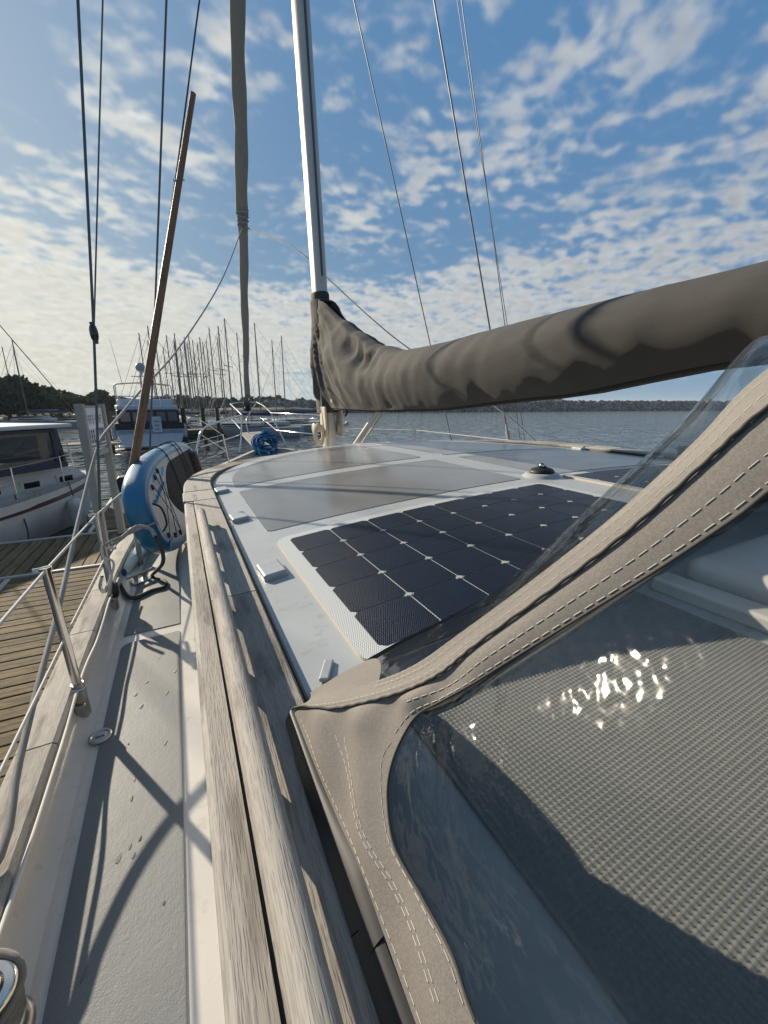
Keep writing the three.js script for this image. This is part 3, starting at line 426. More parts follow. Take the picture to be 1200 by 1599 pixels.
// ------------------------------------------------------------------ cover over the sail and boom
{
  const o = thing('sail_cover', 'dark grey canvas cover laced over the sail on the boom and round the mast', 'sail cover');
  const topC = [[-4.30, 0.90], [-4.02, 0.90], [-3.92, 0.86], [-3.5, 0.635], [-3.235, 0.52], [-2.79, 0.36], [-2.42, 0.285], [-2.0, 0.278], [-1.4, 0.29], [-0.6, 0.295], [0.6, 0.30], [1.5, 0.26]];
  const botC = [[-4.30, 0.12], [-4.15, 0.02], [-3.9, -0.085], [-2.9, -0.092], [-2.1, -0.075], [-1.2, -0.015], [-0.6, 0.065], [0.6, 0.11], [1.5, 0.12]];
  const at = (c, z) => { for (let i = 0; i < c.length - 1; i++) if (z <= c[i + 1][0]) { const t = Math.max(0, (z - c[i][0]) / (c[i + 1][0] - c[i][0])); return lerp(c[i][1], c[i + 1][1], t * t * (3 - 2 * t) * 0.5 + t * 0.5); } return c[c.length - 1][1]; };
  const Wd = (z) => lerp(0.10, 0.185, sstep(-4.25, -3.1, z)) * (1 - 0.30 * sstep(-2.0, 0.3, z));
  const surf = (s) => grid(150, 44, (u, v) => {
    const z = lerp(-4.27, 1.45, Math.pow(u, 1.35)), yt = at(topC, z), yb = at(botC, z); let y = lerp(yb, yt, v), w;
    const body = v < 0.60 ? lerp(0.30, 1, Math.sin(v / 0.60 * Math.PI / 2)) : 1, round = v < 0.60 ? 1 : Math.pow(Math.max(0, 1 - Math.pow((v - 0.60) / 0.40, 2)), 0.5);
    w = Wd(z) * body * round; 
    const nearMast = 1 - sstep(-4.02, -3.3, z); const hug = 0.088 * Math.sqrt(Math.max(0, 1 - ((z + 4.13) / 0.17) ** 2));
    const high = sstep(0.30, 0.65, y); 
    w = lerp(w, Math.max(z < -3.99 ? hug : 0.03 + 0.05 * (1 - sstep(-4.0, -3.4, z)), 0.012), nearMast * high * 0.9);
    if (z < -4.0) w = lerp(w, Math.max(hug + 0.035 * (1 - high), 0.0) , sstep(-3.95, -4.12, z));
    // folds fan out from the throat at the mast, then slant along the boom
    const dz = z + 4.2, dy = 0.95 - y, ang = Math.atan2(dy, dz + 0.02), rad = Math.hypot(dz, dy);
    const fw = Math.sin(ang * 15 + 4 * (fbm(rad * 2.2, ang * 4, 3) - 0.5)), fan = ((1 - Math.abs(fw)) * 1.3 - 0.4 + Math.sin(ang * 31 + 2 + 2 * fbm(rad * 4, 1, 2)) * 0.22) * (1 - sstep(0.9, 2.1, rad)) * sstep(0.12, 0.5, rad);
    const sl = z * 3.0 - y * 4.2 + 2.2 * fbm(z * 1.6 + 4, y * 3, 3), slant = (Math.abs((((sl * 0.8) % 1) + 1) % 1 - 0.5) * 2 - 0.5) * sstep(-3.2, -1.9, z);
    const crump = (fbm(z * 7 + s * 9, y * 9, 4) - 0.5) * 2, sag = Math.exp(-(((z + 2.95) / 0.38) ** 2) - (((y - (yt - 0.10)) / 0.10) ** 2)), pl = Math.abs(fbm(z * 9, y * 4 + 3, 2) - 0.5) * 2;
    const al = z * 0.5 + y * 0.86, ac = z * 0.86 - y * 0.5, rid = 1 - Math.abs(2 * fbm(ac * 5.5 + 0.8 * fbm(al * 2, ac, 2), al * 1.1 + 6, 3) - 1), rid2 = 1 - Math.abs(2 * fbm(ac * 12 + 3, al * 2.0 + 2, 2) - 1);
    const f = 0.026 * fan + 0.005 * crump + (0.024 * (rid - 0.8) + 0.013 * (rid2 - 0.8)) * sstep(-3.6, -2.6, z) - 0.085 * sag * (0.5 + pl), keep = Math.min(1, w / 0.05) * sstep(0, 0.06, v) * (1 - sstep(0.9, 1, v) * 0.75);
    w += f * keep; y += 0.008 * crump * keep - 0.030 * sag * (0.4 + pl);
    return V(KX + s * Math.max(0.0015, w), y, z);
  }, (u, v) => [u * 5, v * 0.7]);
  part('cover_cloth', mergeVertices(mergeGeometries([surf(-1), flip(flip(surf(1)))]), 1e-5), M.canvasDark, o).geometry.computeVertexNormals();
  const cm = new THREE.LatheGeometry([[0.098, -0.02], [0.105, 0.0], [0.106, 0.055], [0.1, 0.07], [0.09, 0.07]].map((p) => new THREE.Vector2(...p)), 28).scale(0.80, 1, 1.15); const c = part('collar', cm, M.piping, o); c.position.set(KX, 0.90, -4.135); 
  part('collar_strap', new THREE.TorusGeometry(0.1, 0.012, 8, 28).rotateX(Math.PI / 2).scale(0.80, 1.6, 1.15).translate(KX, 0.89, -4.135), M.canvasDark, o);
  part('skirt', grid(28, 10, (u, v) => { const a = u * Math.PI * 2, r = 1 + 0.10 * (fbm(u * 14, v * 3, 2, 14, 0) - 0.5); return V(KX + 0.105 * Math.cos(a) * r, lerp(-0.13, 0.12, v), -4.12 + 0.15 * Math.sin(a) * r); }), M.piping, o);
  part('lacing_hem', sweep(zs(-3.85, 1.4, 30).map((z) => V(KX, at(botC, z) - 0.012, z)).reverse().map((p) => p), [[-0.03, 0], [0.03, 0], [0.03, 0.02], [-0.03, 0.02]]), M.piping, o);
  settle(o);
}
// ================================================================== sprayhood over the companionway
const SPX = 0.303;                                    // her port side leans in: x - 0.59 y = 0.303
const onSide = (u, v) => { const d = rayB(u, v); return d.multiplyScalar(SPX / (d.x - 0.59 * d.y)); };
const sideP = (y, z) => V(SPX + 0.59 * y, y, z);
const ripple = tex(512, 512, (u, v) => 0.6 * fbm(u * 9, v * 14, 2, 9, 14) + 0.4 * fbm(u * 30 + 5, v * 44, 2, 30, 44), false, [4, 4]);
M.vinyl = phy({ color: col(0.86, 0.87, 0.85), transmission: 1, thickness: 0, roughness: 0.06, ior: 1.45, specularIntensity: 0.7, bumpMap: ripple, bumpScale: 0.0013 });
{
  const hood = thing('sprayhood', 'taupe canvas sprayhood with clear vinyl windows and white stitching on the coachroof', 'sprayhood');
  const px = (l) => l.map(([u, v]) => onSide(u, v));
  const outer = [sideP(-0.381, 0.8), sideP(-0.3805, 0.25), ...px([[650, 1599], [600, 1460], [562, 1356], [528, 1280], [500, 1215], [478, 1160], [459, 1109], [525, 1106], [580, 1095], [640, 1077], [690, 1052], [740, 1012], [860, 925], [980, 834], [1104, 724], [1200, 638]]), sideP(0.11, -0.02), sideP(0.17, 0.12), sideP(0.20, 0.8)];
  const inner = [sideP(-0.342, 0.66), sideP(-0.342, 0.2), ...px([[743, 1594], [709, 1496], [663, 1408], [616, 1320], [606, 1252], [607, 1220], [614, 1188], [630, 1150], [652, 1117], [690, 1095], [740, 1067], [790, 1036], [905, 965], [1030, 888], [1150, 808], [1240, 744]]), sideP(0.045, 0.035), sideP(0.09, 0.15), sideP(0.12, 0.66)];
  const nrm = V(-1, 0.59, 0).normalize(), cO = new THREE.CatmullRomCurve3(outer, false, 'centripetal'), cI = new THREE.CatmullRomCurve3(inner, false, 'centripetal'), NS = outer.length - 1;
  const bump = (p, v) => { const w = Math.sin(Math.PI * v); return (0.003 * (fbm(p.z * 9 + p.y * 7, p.y * 9 - p.z * 5, 3) - 0.5) + 0.009 * Math.sin((p.z * 0.75 + p.y * 1.2) * 62 + 3 * fbm(p.z * 6, p.y * 6, 2)) * sstep(-0.05, -0.30, p.z) * sstep(-0.17, -0.27, p.y) * 0.5) * w + 0.002 * w; };
  const fab = (u, v) => { const a = cO.getPoint(u), b = cI.getPoint(u), p = a.lerp(b, v); return p.addScaledVector(nrm, bump(p, v)); };
  const side = grid(260, 14, fab, (u, v, p) => [p.z, p.y * 1.2]);
  const winP = (u, v) => {                              // the window bellies out from its frame
    const a = cI.getPoint(u), c = sideP(-0.10, 0.66), dist = v * a.distanceTo(c), A = lerp(0.10, 0.46, sstep(3 / NS, 13 / NS, u)), D = 0.10, p = a.lerp(c, v);
    const belly = lerp(A * D * (1 - Math.exp(-dist / D)), 0.03, sstep(0.45, 1, v)), corner = Math.exp(-(((p.z + 0.24) / 0.06) ** 2) - (((p.y + 0.25) / 0.07) ** 2)), q = (p.z * 0.6 + p.y * 0.8) * 120;
    return p.addScaledVector(nrm, -0.0012 + belly + sstep(0, 0.06, v) * (0.005 * (fbm(p.z * 7 + 3, p.y * 8, 2) - 0.5) + 0.005 * corner * Math.sin(q + 2 * fbm(p.z * 12, p.y * 12, 2)))); };
  const sideWin = grid(240, 80, winP, (u, v, p) => [p.z, p.y]);
  const mk = (name, g, m, kind) => { part(name, g, m, hood, kind); part(name, flip(g), m, hood, kind); };
  mk('side_panel', side, M.canvas); mk('side_window', sideWin, M.vinyl);
  // front: stations up the port corner seam and over the arch; seam, cloth edge, bulge, foot on the roof
  const B = [[0.115, -0.512], [0.17, -0.525], [0.215, -0.53], [0.27, -0.535], [0.33, -0.54], [0.40, -0.545], [0.55, -0.555], [0.72, -0.565], [0.92, -0.58], [1.06, -0.59]];
  const Epx = [[476, 1098], [540, 1078], [592, 1062], [630, 1047], [664, 1028], [703, 1000], [840, 899], [968, 797], [1088, 686], [1186, 586]], Kpx = [[485, 1090], [540, 1060], [592, 1031], [640, 1002], [690, 976], [732, 950], [796, 905], [905, 812], [1035, 702], [1146, 592]];
  const st = B.map(([bx, bz], i) => { const S = outer[8 + i].clone(), b = V(bx, roofY(bx, bz) + 0.004, bz), K = onZ(...Kpx[i], lerp(S.z, bz, 0.52)), E = onZ(...Epx[i], lerp(S.z, K.z, 0.36)); return [S, E, K, b]; });
  for (const [x, y, z, bx] of [[0.42, 0.12, -0.035, 1.18], [0.62, 0.215, 0.0, 1.26], [0.95, 0.265, 0.02, 1.33], [1.38, 0.28, 0.03, 1.38]]) { const S = V(x, y, z), b = V(bx, roofY(bx) + 0.004, -0.60); const E = S.clone().lerp(b, 0.10).add(V(0, 0.012, -0.02)), K = S.clone().lerp(b, 0.5).add(V(0, 0.04, -0.05)); st.push([S, E, K, b]); }
  const cs = [0, 1, 2, 3].map((k) => new THREE.CatmullRomCurve3(st.map((s) => s[k]), false, 'centripetal'));
  const fr = (u, v) => { const p = cs.map((c) => c.getPoint(u)); if (v < 0.25) return p[0].lerp(p[1], v / 0.25); const c = new THREE.QuadraticBezierCurve3(p[1], p[2].clone().multiplyScalar(2).addScaledVector(p[1], -0.5).addScaledVector(p[3], -0.5), p[3]); return c.getPoint((v - 0.25) / 0.75); };
  const uW = 2.0 / (st.length - 1);                   // the front window begins at the third station
  mk('front_band', grid(160, 6, (u, v) => fr(u, v * 0.25).add(V(0, 0.002 * Math.sin(Math.PI * v), 0)), (u, v, p) => [p.z * 1.3, p.x + p.y]), M.canvas);
  mk('front_corner', grid(40, 24, (u, v) => fr(u * uW, 0.25 + v * 0.75), (u, v, p) => [p.z, p.x]), M.canvas);
  mk('front_window', grid(120, 30, (u, v) => { const p = fr(lerp(uW, 1, u), 0.25 + v * 0.60); return p.add(V(0, 0.0015 * (fbm(u * 14, v * 6, 3) - 0.5), 0)); }), M.vinyl);
  mk('front_hem', grid(120, 4, (u, v) => fr(lerp(uW, 1, u), 0.84 + v * 0.16).add(V(0, 0.003 * (1 - v), -0.002)), (u, v, p) => [p.x, v * 0.08]), M.canvas);
  // canopy
  mk('canopy', grid(40, 16, (u, v) => { const a = cs[0].getPoint(lerp(9 / 13, 1, u)); const b = V(lerp(0.44, KX, u), lerp(0.20, 0.31, Math.sin(u * Math.PI / 2)), 0.8); return a.lerp(b, v).add(V(0, 0.02 * Math.sin(Math.PI * v), 0)); }), M.canvas);
  // piping along the seam, black skirt under the hem, stitching
  const along = (c, a, b, n, off = nrm, k = 0.002) => Array.from({ length: n + 1 }, (_, i) => c.getPoint(lerp(a, b, i / n)).addScaledVector(off, k));
  const seamPts = along(cO, 8.0 / NS, 17.6 / NS, 110);
  mk('seam_piping', tube(seamPts.map((p, i) => p.clone().add(V(0, 0.0005 * Math.sin(i * 1.7), 0))), 0.0014, 220, 6), M.piping);
  mk('window_piping', tube(along(cI, 2 / NS, 17 / NS, 160, nrm, 0.0003), 0.0011, 300, 6), M.piping);
  const skA = [[450, 1116], [446, 1128], [452, 1150], [468, 1210], [500, 1310], [535, 1420], [566, 1515], [594, 1599]].map(([u, v]) => onY(u, v, -0.394)), skB = [[459, 1109], [459, 1111], [478, 1160], [500, 1215], [528, 1280], [562, 1356], [600, 1460], [650, 1599]].map(([u, v]) => onSide(u, v));
  skA.push(V(0.066, -0.394, 0.8)); skB.push(sideP(-0.381, 0.8)); const kA = new THREE.CatmullRomCurve3(skA, false, 'catmullrom', 0.3), kB = new THREE.CatmullRomCurve3(skB, false, 'catmullrom', 0.3);
  mk('hem_tape', grid(80, 6, (u, v) => kA.getPoint(u).lerp(kB.getPoint(u), v).add(V(0, 0.004 * Math.sin(Math.PI * v), 0))), M.black);
  const stitch = (pts, len, gap, r) => { const c = new THREE.CatmullRomCurve3(pts), L = c.getLength(), out = []; c.arcLengthDivisions = 400; const n = Math.floor(L / (len + gap)); for (let i = 0; i < n; i++) { const a = c.getPointAt((i * (len + gap)) / L), b = c.getPointAt(Math.min(1, (i * (len + gap) + len) / L)); out.push(bar(a, b, r, r, 4)); } return out; };
  const sideLine = (v, a, b, k = 0.0003) => Array.from({ length: 81 }, (_, i) => { const u = lerp(a, b, i / 80), p = fab(u, v); return p.addScaledVector(nrm, k); });
  const frontLine = (v, a, b) => Array.from({ length: 81 }, (_, i) => { const p = fr(lerp(a, b, i / 80), v); return p.add(V(-0.001, 0.0034, 0)); });
  const sl = [sideLine(0.10, 2 / NS, 8 / NS), sideLine(0.93, 2.2 / NS, 8.8 / NS), sideLine(0.60, 2.2 / NS, 8.2 / NS), sideLine(0.52, 2.2 / NS, 8.2 / NS), sideLine(0.90, 9 / NS, 17.5 / NS), sideLine(0.58, 10.5 / NS, 17.5 / NS)];
  const fl = [frontLine(0.05, 0.02, 9.6 / 13), frontLine(0.20, 2 / 13, 9.6 / 13), frontLine(0.14, 2 / 13, 9.6 / 13)];
  const all = [...sl, ...fl].flatMap((l) => stitch(l, 0.0062, 0.0028, 0.00038)); part('stitching', all, M.thread, hood, 'stuff'); part('stitching', flip(merge(all)), M.thread, hood, 'stuff');
  // stainless bow inside the arch
  mk('hood_bow', tube(cs[0].getPoints(60).slice(14).map((p) => p.clone().add(V(0.012, -0.014, 0.01))), 0.010, 80, 8), M.steel);
  settle(hood);
}
// ------------------------------------------------------------------ under the hood: moulded grip mat and the sliding hatch
{
  const x0 = 0.213, x1 = 0.735, z0 = -0.455, z1 = 0.42, pit = 0.0058, nx = Math.round((x1 - x0) / pit * 3), nz = Math.round((z1 - z0) / pit * 3);
  const g = grid(nx, nz, (u, v) => { const x = lerp(x0, x1, u), z = lerp(z0, z1, v), a = Math.sin(Math.PI * (x - x0) / pit), b = Math.sin(Math.PI * (z - z0) / pit); const e = Math.min(u, 1 - u) * (x1 - x0) < 0.004 || Math.min(v, 1 - v) * (z1 - z0) < 0.004 ? 0 : 1; return V(x, roofY(x) + 0.004 + e * 0.0024 * Math.pow(Math.abs(a * b), 0.8), z); });
  const rim = [box(x1 - x0, 0.004, 0.003, (x0 + x1) / 2, 0, 0)];
  part('grip_mat', g, std({ map: paintTint, color: col(0.245, 0.248, 0.24), roughness: 0.7 }), yacht);
  const hatch = new THREE.Group(); hatch.name = 'sliding_hatch'; yacht.add(hatch);
  part('hatch_lid', rbox(1.08, 0.07, 0.95, KX - 0.005, roofY(KX) + 0.012, 0.06, 0.03, 4), M.gelcoat, hatch);
  for (const s of [-1, 1]) part('hatch_runner', rbox(0.05, 0.03, 0.98, KX + s * 0.585, roofY(KX + 0.6) + 0.012, 0.06, 0.008), M.gelcoat, hatch);
}
// ================================================================== guard rails
const rails = {};
{
  const stan = (base, top, dup = true) => { const g = new THREE.Group(); g.name = 'stanchion'; yacht.add(g); part('tube', bar(base, top, 0.0135, 0.0125, 14), M.steel, g); const d = top.clone().sub(base).normalize(); part('cap', [bar(top, top.clone().addScaledVector(d, 0.008), 0.0165, 0.0165, 14), bar(top.clone().add(V(-0.03, 0.004, 0.003)), top.clone().add(V(0.012, 0.004, -0.003)), 0.0065)], M.steel, g); part('socket', [bar(base.clone().addScaledVector(d, -0.03), base.clone().addScaledVector(d, 0.085), 0.019, 0.018, 14), rbox(0.030, 0.055, 0.05, base.x - 0.002, base.y - 0.008, base.z, 0.006)], M.steelDull, g); part('clamp_bolt', bar(base.clone().addScaledVector(d, 0.07).add(V(-0.02, 0, 0.02)), base.clone().addScaledVector(d, 0.07).add(V(0.024, 0, 0.02)), 0.006), M.steel, g); return g; };
  const A0 = onY(130, 1102, -0.938), A1 = onZ(72, 890, A0.z - 0.01), B0 = onY(178, 941, -0.932), B1 = onZ(150, 805, B0.z - 0.02);
  const at = (z, h) => V(railX(z) + 0.005 - 0.04 * (h / 0.5), railY(z) - 0.07 + h, z);
  const list = [[at(0.6, 0), at(0.6, 0.52)], [A0, A1], [B0, B1], [at(-4.9, 0), at(-4.9, 0.52)], [at(-6.6, 0), at(-6.6, 0.50)]];
  for (const [a, b] of list) stan(a, b); for (const [a, b] of list) stan(mir(a), mir(b));
  rails.A = [A0, A1]; rails.B = [B0, B1];
  const line = (pts, r, m, name) => { for (const s of [0, 1]) part(name, merge(pts.slice(0, -1).map((p, i) => bar(s ? mir(p) : p, s ? mir(pts[i + 1]) : pts[i + 1], r, r, 6))), m, yacht); };
  const tops = list.map((l) => l[1]), mids = list.map((l) => l[0].clone().lerp(l[1], 0.52)); const end = V(0.30, -0.25, -7.35);
  line([V(railX(2.6) - 0.03, -0.45, 2.6), ...tops, end], 0.0042, M.ropeWhite, 'upper_lifeline'); line([V(railX(2.6) - 0.02, -0.68, 2.6), ...mids, V(0.30, -0.5, -7.35)], 0.0036, M.ropeWhite, 'lower_lifeline');
  part('jack_line', tube(zs(1.5, -2.4, 24).map((z, i) => V(railX(z) + 0.028 + 0.004 * Math.sin(i * 1.3), railY(z) + 0.012 + 0.004 * Math.sin(i * 2.1), z)), 0.0045, 120, 6), M.ropeWhite, yacht);
  // gate brace, hooks and blocks by the second stanchion
  const br = new THREE.Group(); br.name = 'rail_gate'; yacht.add(br);
  const q = (u, v, dz = 0.06) => onZ(u, v, B0.z + dz);
  part('brace', tube([q(171, 935), q(172, 905), q(168, 872), q(164, 852)], 0.010, 20, 8), M.steelDull, br);
  part('crossbar', bar(q(157, 856), q(182, 856), 0.007), M.steel, br);
  part('pelican_hook', tube([q(160, 900, 0.1), q(157, 915, 0.1), q(163, 925, 0.1), q(168, 915, 0.1)], 0.008, 16, 6), M.steel, br);
  part('lashing', tube([q(158, 858), q(166, 880, 0.08), q(175, 900, 0.09), q(168, 918, 0.1), q(178, 880, 0.09), q(160, 870, 0.08)], 0.005, 60, 6), M.ropeWhite, br);
  part('turning_block', [new THREE.CylinderGeometry(0.03, 0.03, 0.022, 18).rotateZ(Math.PI / 2).translate(-0.40, -0.86, -2.22), rbox(0.03, 0.07, 0.05, -0.40, -0.86, -2.22, 0.01)], M.black, br);
  // pulpit round the bow
  const pu = new THREE.Group(); pu.name = 'pulpit'; yacht.add(pu); const z = (u, v, d) => onZ(u, v, d);
  const P = (name, pts, r = 0.0125) => part(name, tube(pts, r, 40, 8), M.steel, pu);
  P('top_rail', [z(306, 722, -6.45), z(309, 696, -6.5), z(316, 672, -6.6), z(338, 660, -7.1), z(378, 648, -8.2)], 0.017);
  P('top_rail', [z(378, 648, -8.2), z(370, 640, -8.7), z(360, 631, -9.5)], 0.014); P('top_rail', [z(360, 631, -9.5), z(372, 629, -9.9), z(401, 628, -9.9)], 0.013); P('top_rail', [z(401, 628, -9.9), z(412, 634, -9.2), z(424, 645, -8.3)], 0.014); P('top_rail', [z(424, 645, -8.3), z(450, 646, -7.4), z(500, 649, -6.6)], 0.014);
  P('lower_rail', [z(312, 699, -6.5), z(345, 689, -7.3), z(375, 679, -8.2)], 0.0125); P('lower_rail', [z(376, 670, -8.3), z(369, 662, -8.8), z(362, 655, -9.5)]); P('lower_rail', [z(407, 652, -9.5), z(420, 662, -8.8), z(432, 672, -8.0)]); P('lower_rail', [z(432, 672, -8.0), z(460, 675, -7.2), z(500, 679, -6.6)]);
  P('upright', [z(378, 648, -8.2), z(377, 680, -8.2), z(375, 706, -8.1)], 0.014); P('upright', [z(424, 645, -8.3), z(436, 672, -8.1), z(450, 699, -7.9)], 0.014); P('upright', [z(401, 628, -9.9), z(386, 655, -9.6), z(388, 676, -9.4)]);
}
{ // slatted bow platform with its anchor roller
  const bp = new THREE.Group(); bp.name = 'bow_platform'; yacht.add(bp);
  for (let i = 0; i < 7; i++) part('slat', metric(rbox(0.056, 0.022, 1.55, KX - 0.19 + i * 0.0625, -0.015, -0.75, 0.003)), i % 3 === 1 ? M.teak : M.teakPale, bp).position.set(0, -0.79, -8.02);
  part('platform_edge', rbox(0.46, 0.035, 0.03, KX, -0.82, -8.0, 0.004), M.teakDark, bp); for (const m of bp.children) if (m.name === 'slat') m.rotation.x = 0.10;
}
// ================================================================== winch by the rail, nearest the cockpit
{
  const p = onY(-22, 1565, -0.88), w = new THREE.Group(); w.name = 'sheet_winch'; yacht.add(w); w.position.set(p.x - 0.012, -0.970, p.z); w.rotation.set(0.05, 0, -0.10); w.scale.setScalar(0.85);
  const lath = (pr) => new THREE.LatheGeometry(pr.map((q) => new THREE.Vector2(...q)), 40);
  part('base', lath([[0, 0], [0.062, 0], [0.064, 0.006], [0.058, 0.014], [0.05, 0.02], [0.05, 0.045], [0, 0.045]]), M.steelDull, w);
  part('drum', lath([[0, 0.045], [0.052, 0.045], [0.054, 0.052], [0.044, 0.066], [0.040, 0.09], [0.042, 0.112], [0.052, 0.126], [0.053, 0.134], [0.046, 0.14], [0, 0.14]]), M.steel, w);
  part('top_cap', lath([[0, 0.152], [0.018, 0.152], [0.028, 0.148], [0.034, 0.14], [0, 0.14]]), M.steel, w);
  for (let k = 0; k < 3; k++) part('rope_turn', new THREE.TorusGeometry(0.048, 0.0075, 8, 36).rotateX(Math.PI / 2 + 0.06).translate(0, 0.074 + k * 0.016, 0), M.rope, w);
  part('rope_tail', tube([V(0.045, 0.106, 0.01), V(0.052, 0.115, -0.02), V(0.03, 0.132, -0.05), V(-0.04, 0.125, -0.09)], 0.0075, 30, 8), M.rope, w);
}
// ================================================================== paddle board stowed on edge against the guard rail
{
  const o = thing('paddle_board', 'blue and white inflatable paddle board stowed on edge against the guard rail', 'paddle board');
  const N = V(-0.275, -0.625, -2.52), T = V(0.075, -0.61, -4.25), L = T.clone().sub(N), len = L.length(); const ax = L.clone().normalize(), upv = V(-0.20, 1, 0.06).normalize(), nr = ax.clone().cross(upv).normalize(); if (nr.x < 0) nr.negate(); const w = nr.clone().cross(ax).normalize(); if (w.y < 0) w.negate();
  const mat = new THREE.Matrix4().makeBasis(ax, w, ax.clone().cross(w)); mat.setPosition(N); const face = Math.sign(ax.clone().cross(w).dot(nr));   // local z towards the deck face, or away
  const half = 0.325, out = (ins, n = 64, x0 = 0, x1 = len) => { const s = new THREE.Shape(), pts = []; for (let i = 0; i < n; i++) { const t = i / n * Math.PI * 2, c = Math.cos(t), k = Math.sin(t); const e = c < 0 ? 0.86 : 0.7; const x = (x0 + x1) / 2 + ((x1 - x0) / 2 - ins) * Math.sign(c) * Math.pow(Math.abs(c), e), y = (half - ins) * Math.sign(k) * Math.pow(Math.abs(k), 0.62); pts.push(new THREE.Vector2(x, y)); } s.setFromPoints(pts); return s; };
  const put = (g) => { g.applyMatrix4(mat); return g; };
  const th = 0.13, blue = phy({ map: paintTint, color: col(0.004, 0.19, 0.37), roughness: 0.3, clearcoat: 0.4, clearcoatRoughness: 0.25 }), white = phy({ map: grime, color: col(0.60, 0.60, 0.58), roughness: 0.4, clearcoat: 0.2 });
  const body = new THREE.ExtrudeGeometry(out(0.05), { depth: th - 0.09, bevelEnabled: true, bevelThickness: 0.045, bevelSize: 0.05, bevelSegments: 8 }).translate(0, 0, -(th - 0.09) / 2);
  part('inflated_body', put(toCreasedNormals(body, 0.9)), blue, o);
  const sheet = (shape, lift, t = 0.004) => put(new THREE.ExtrudeGeometry(shape, { depth: t, bevelEnabled: true, bevelThickness: 0.001, bevelSize: 0.001, bevelSegments: 1 }).translate(0, 0, face > 0 ? th / 2 + lift : -th / 2 - lift - t));
  const deckShape = out(0.065); part('deck_sheet', sheet(deckShape, -0.003), white, o);
  const pad = new THREE.Shape(); pad.moveTo(0.44, 0.03); pad.bezierCurveTo(0.50, 0.14, 0.60, 0.215, 0.78, 0.225); pad.lineTo(len - 0.30, 0.225); pad.bezierCurveTo(len - 0.16, 0.2, len - 0.13, 0.1, len - 0.13, 0); pad.bezierCurveTo(len - 0.13, -0.1, len - 0.16, -0.2, len - 0.30, -0.225); pad.lineTo(0.95, -0.225); pad.bezierCurveTo(0.75, -0.21, 0.50, -0.10, 0.44, 0.03);
  part('deck_pad', sheet(pad, 0.0, 0.006), std({ map: paintTint, color: col(0.035, 0.037, 0.04), roughness: 0.9, bumpMap: again(weave, [6, 6]), bumpScale: 0.001 }), o);
  const zf = face * (th / 2 + 0.012), lp = (x, y, e = 0) => V(x, y, zf + face * e).applyMatrix4(mat), ring = (x, y) => { const t = new THREE.CylinderGeometry(0.014, 0.018, 0.008, 16).rotateX(Math.PI / 2).translate(x, y, zf - face * 0.004); return put(t); };
  const eyes = [[0.20, 0.15], [0.15, -0.14], [0.40, 0.215], [0.38, -0.20], [0.31, 0.19], [0.27, -0.18]];
  for (const [x, y] of eyes) part('deck_ring', ring(x, y), M.black, o);
  const cord = (a, b) => part('bungee_cord', tube([lp(...a), lp((a[0] + b[0]) / 2, (a[1] + b[1]) / 2, 0.012), lp(...b)], 0.0021, 12, 6), M.ropeDark, o);
  cord(eyes[0], eyes[3]); cord(eyes[1], eyes[2]); cord(eyes[2], eyes[5]); cord(eyes[3], eyes[4]);
  part('carry_handle', tube([lp(0.06, -0.09), lp(0.075, -0.05, 0.03), lp(0.085, 0.04, 0.03), lp(0.07, 0.08)], 0.0055, 24, 8), M.black, o);
  // pale blue lettering and flashes printed beside the cords
  const print = std({ color: col(0.05, 0.30, 0.52), roughness: 0.5 }), sq = []; let cx = 0.13; const R = rng(3);
  for (let k = 0; k < 9; k++) { const h = 0.016 + 0.018 * R(), y = 0.055 + 0.008 * k; sq.push(tube([lp(cx, y, -0.006), lp(cx + 0.010, y + h, -0.006), lp(cx + 0.02, y + 0.004, -0.006), lp(cx + 0.03, y + h * 0.6, -0.006)], 0.0035, 10, 4)); cx += 0.036; }
  part('lettering', sq, print, o, 'stuff');
  for (const [x, y] of [[0.30, 0.185], [0.50, 0.185], [0.14, -0.20]]) { const s = new THREE.Shape(); s.moveTo(x - 0.05, y - 0.02); s.quadraticCurveTo(x, y + 0.05, x + 0.07, y + 0.03); s.quadraticCurveTo(x + 0.01, y - 0.015, x - 0.05, y - 0.02); part('printed_flash', sheet(s, 0.001, 0.001), print, o); }
  const strapM = M.ropeDark; for (const x of [0.72, 1.05, 1.15]) { const c = []; for (let k = 0; k <= 28; k++) { const t = k / 28 * Math.PI * 2, y = (half + 0.012) * Math.sign(Math.cos(t)) * Math.pow(Math.abs(Math.cos(t)), 0.55), zz = (th / 2 + 0.014) * Math.sign(Math.sin(t)) * Math.pow(Math.abs(Math.sin(t)), 0.55); c.push(V(x + 0.03 * Math.sin(t), y, zz).applyMatrix4(mat)); } part('lashing', tube(c, 0.0042, 70, 6), strapM, o); }
  part('grab_line', tube([lp(0.03, -0.02), onZ(165, 850, -2.3), onZ(172, 862, -2.32)], 0.007, 30, 6), M.rope, o);
  settle(o);
}
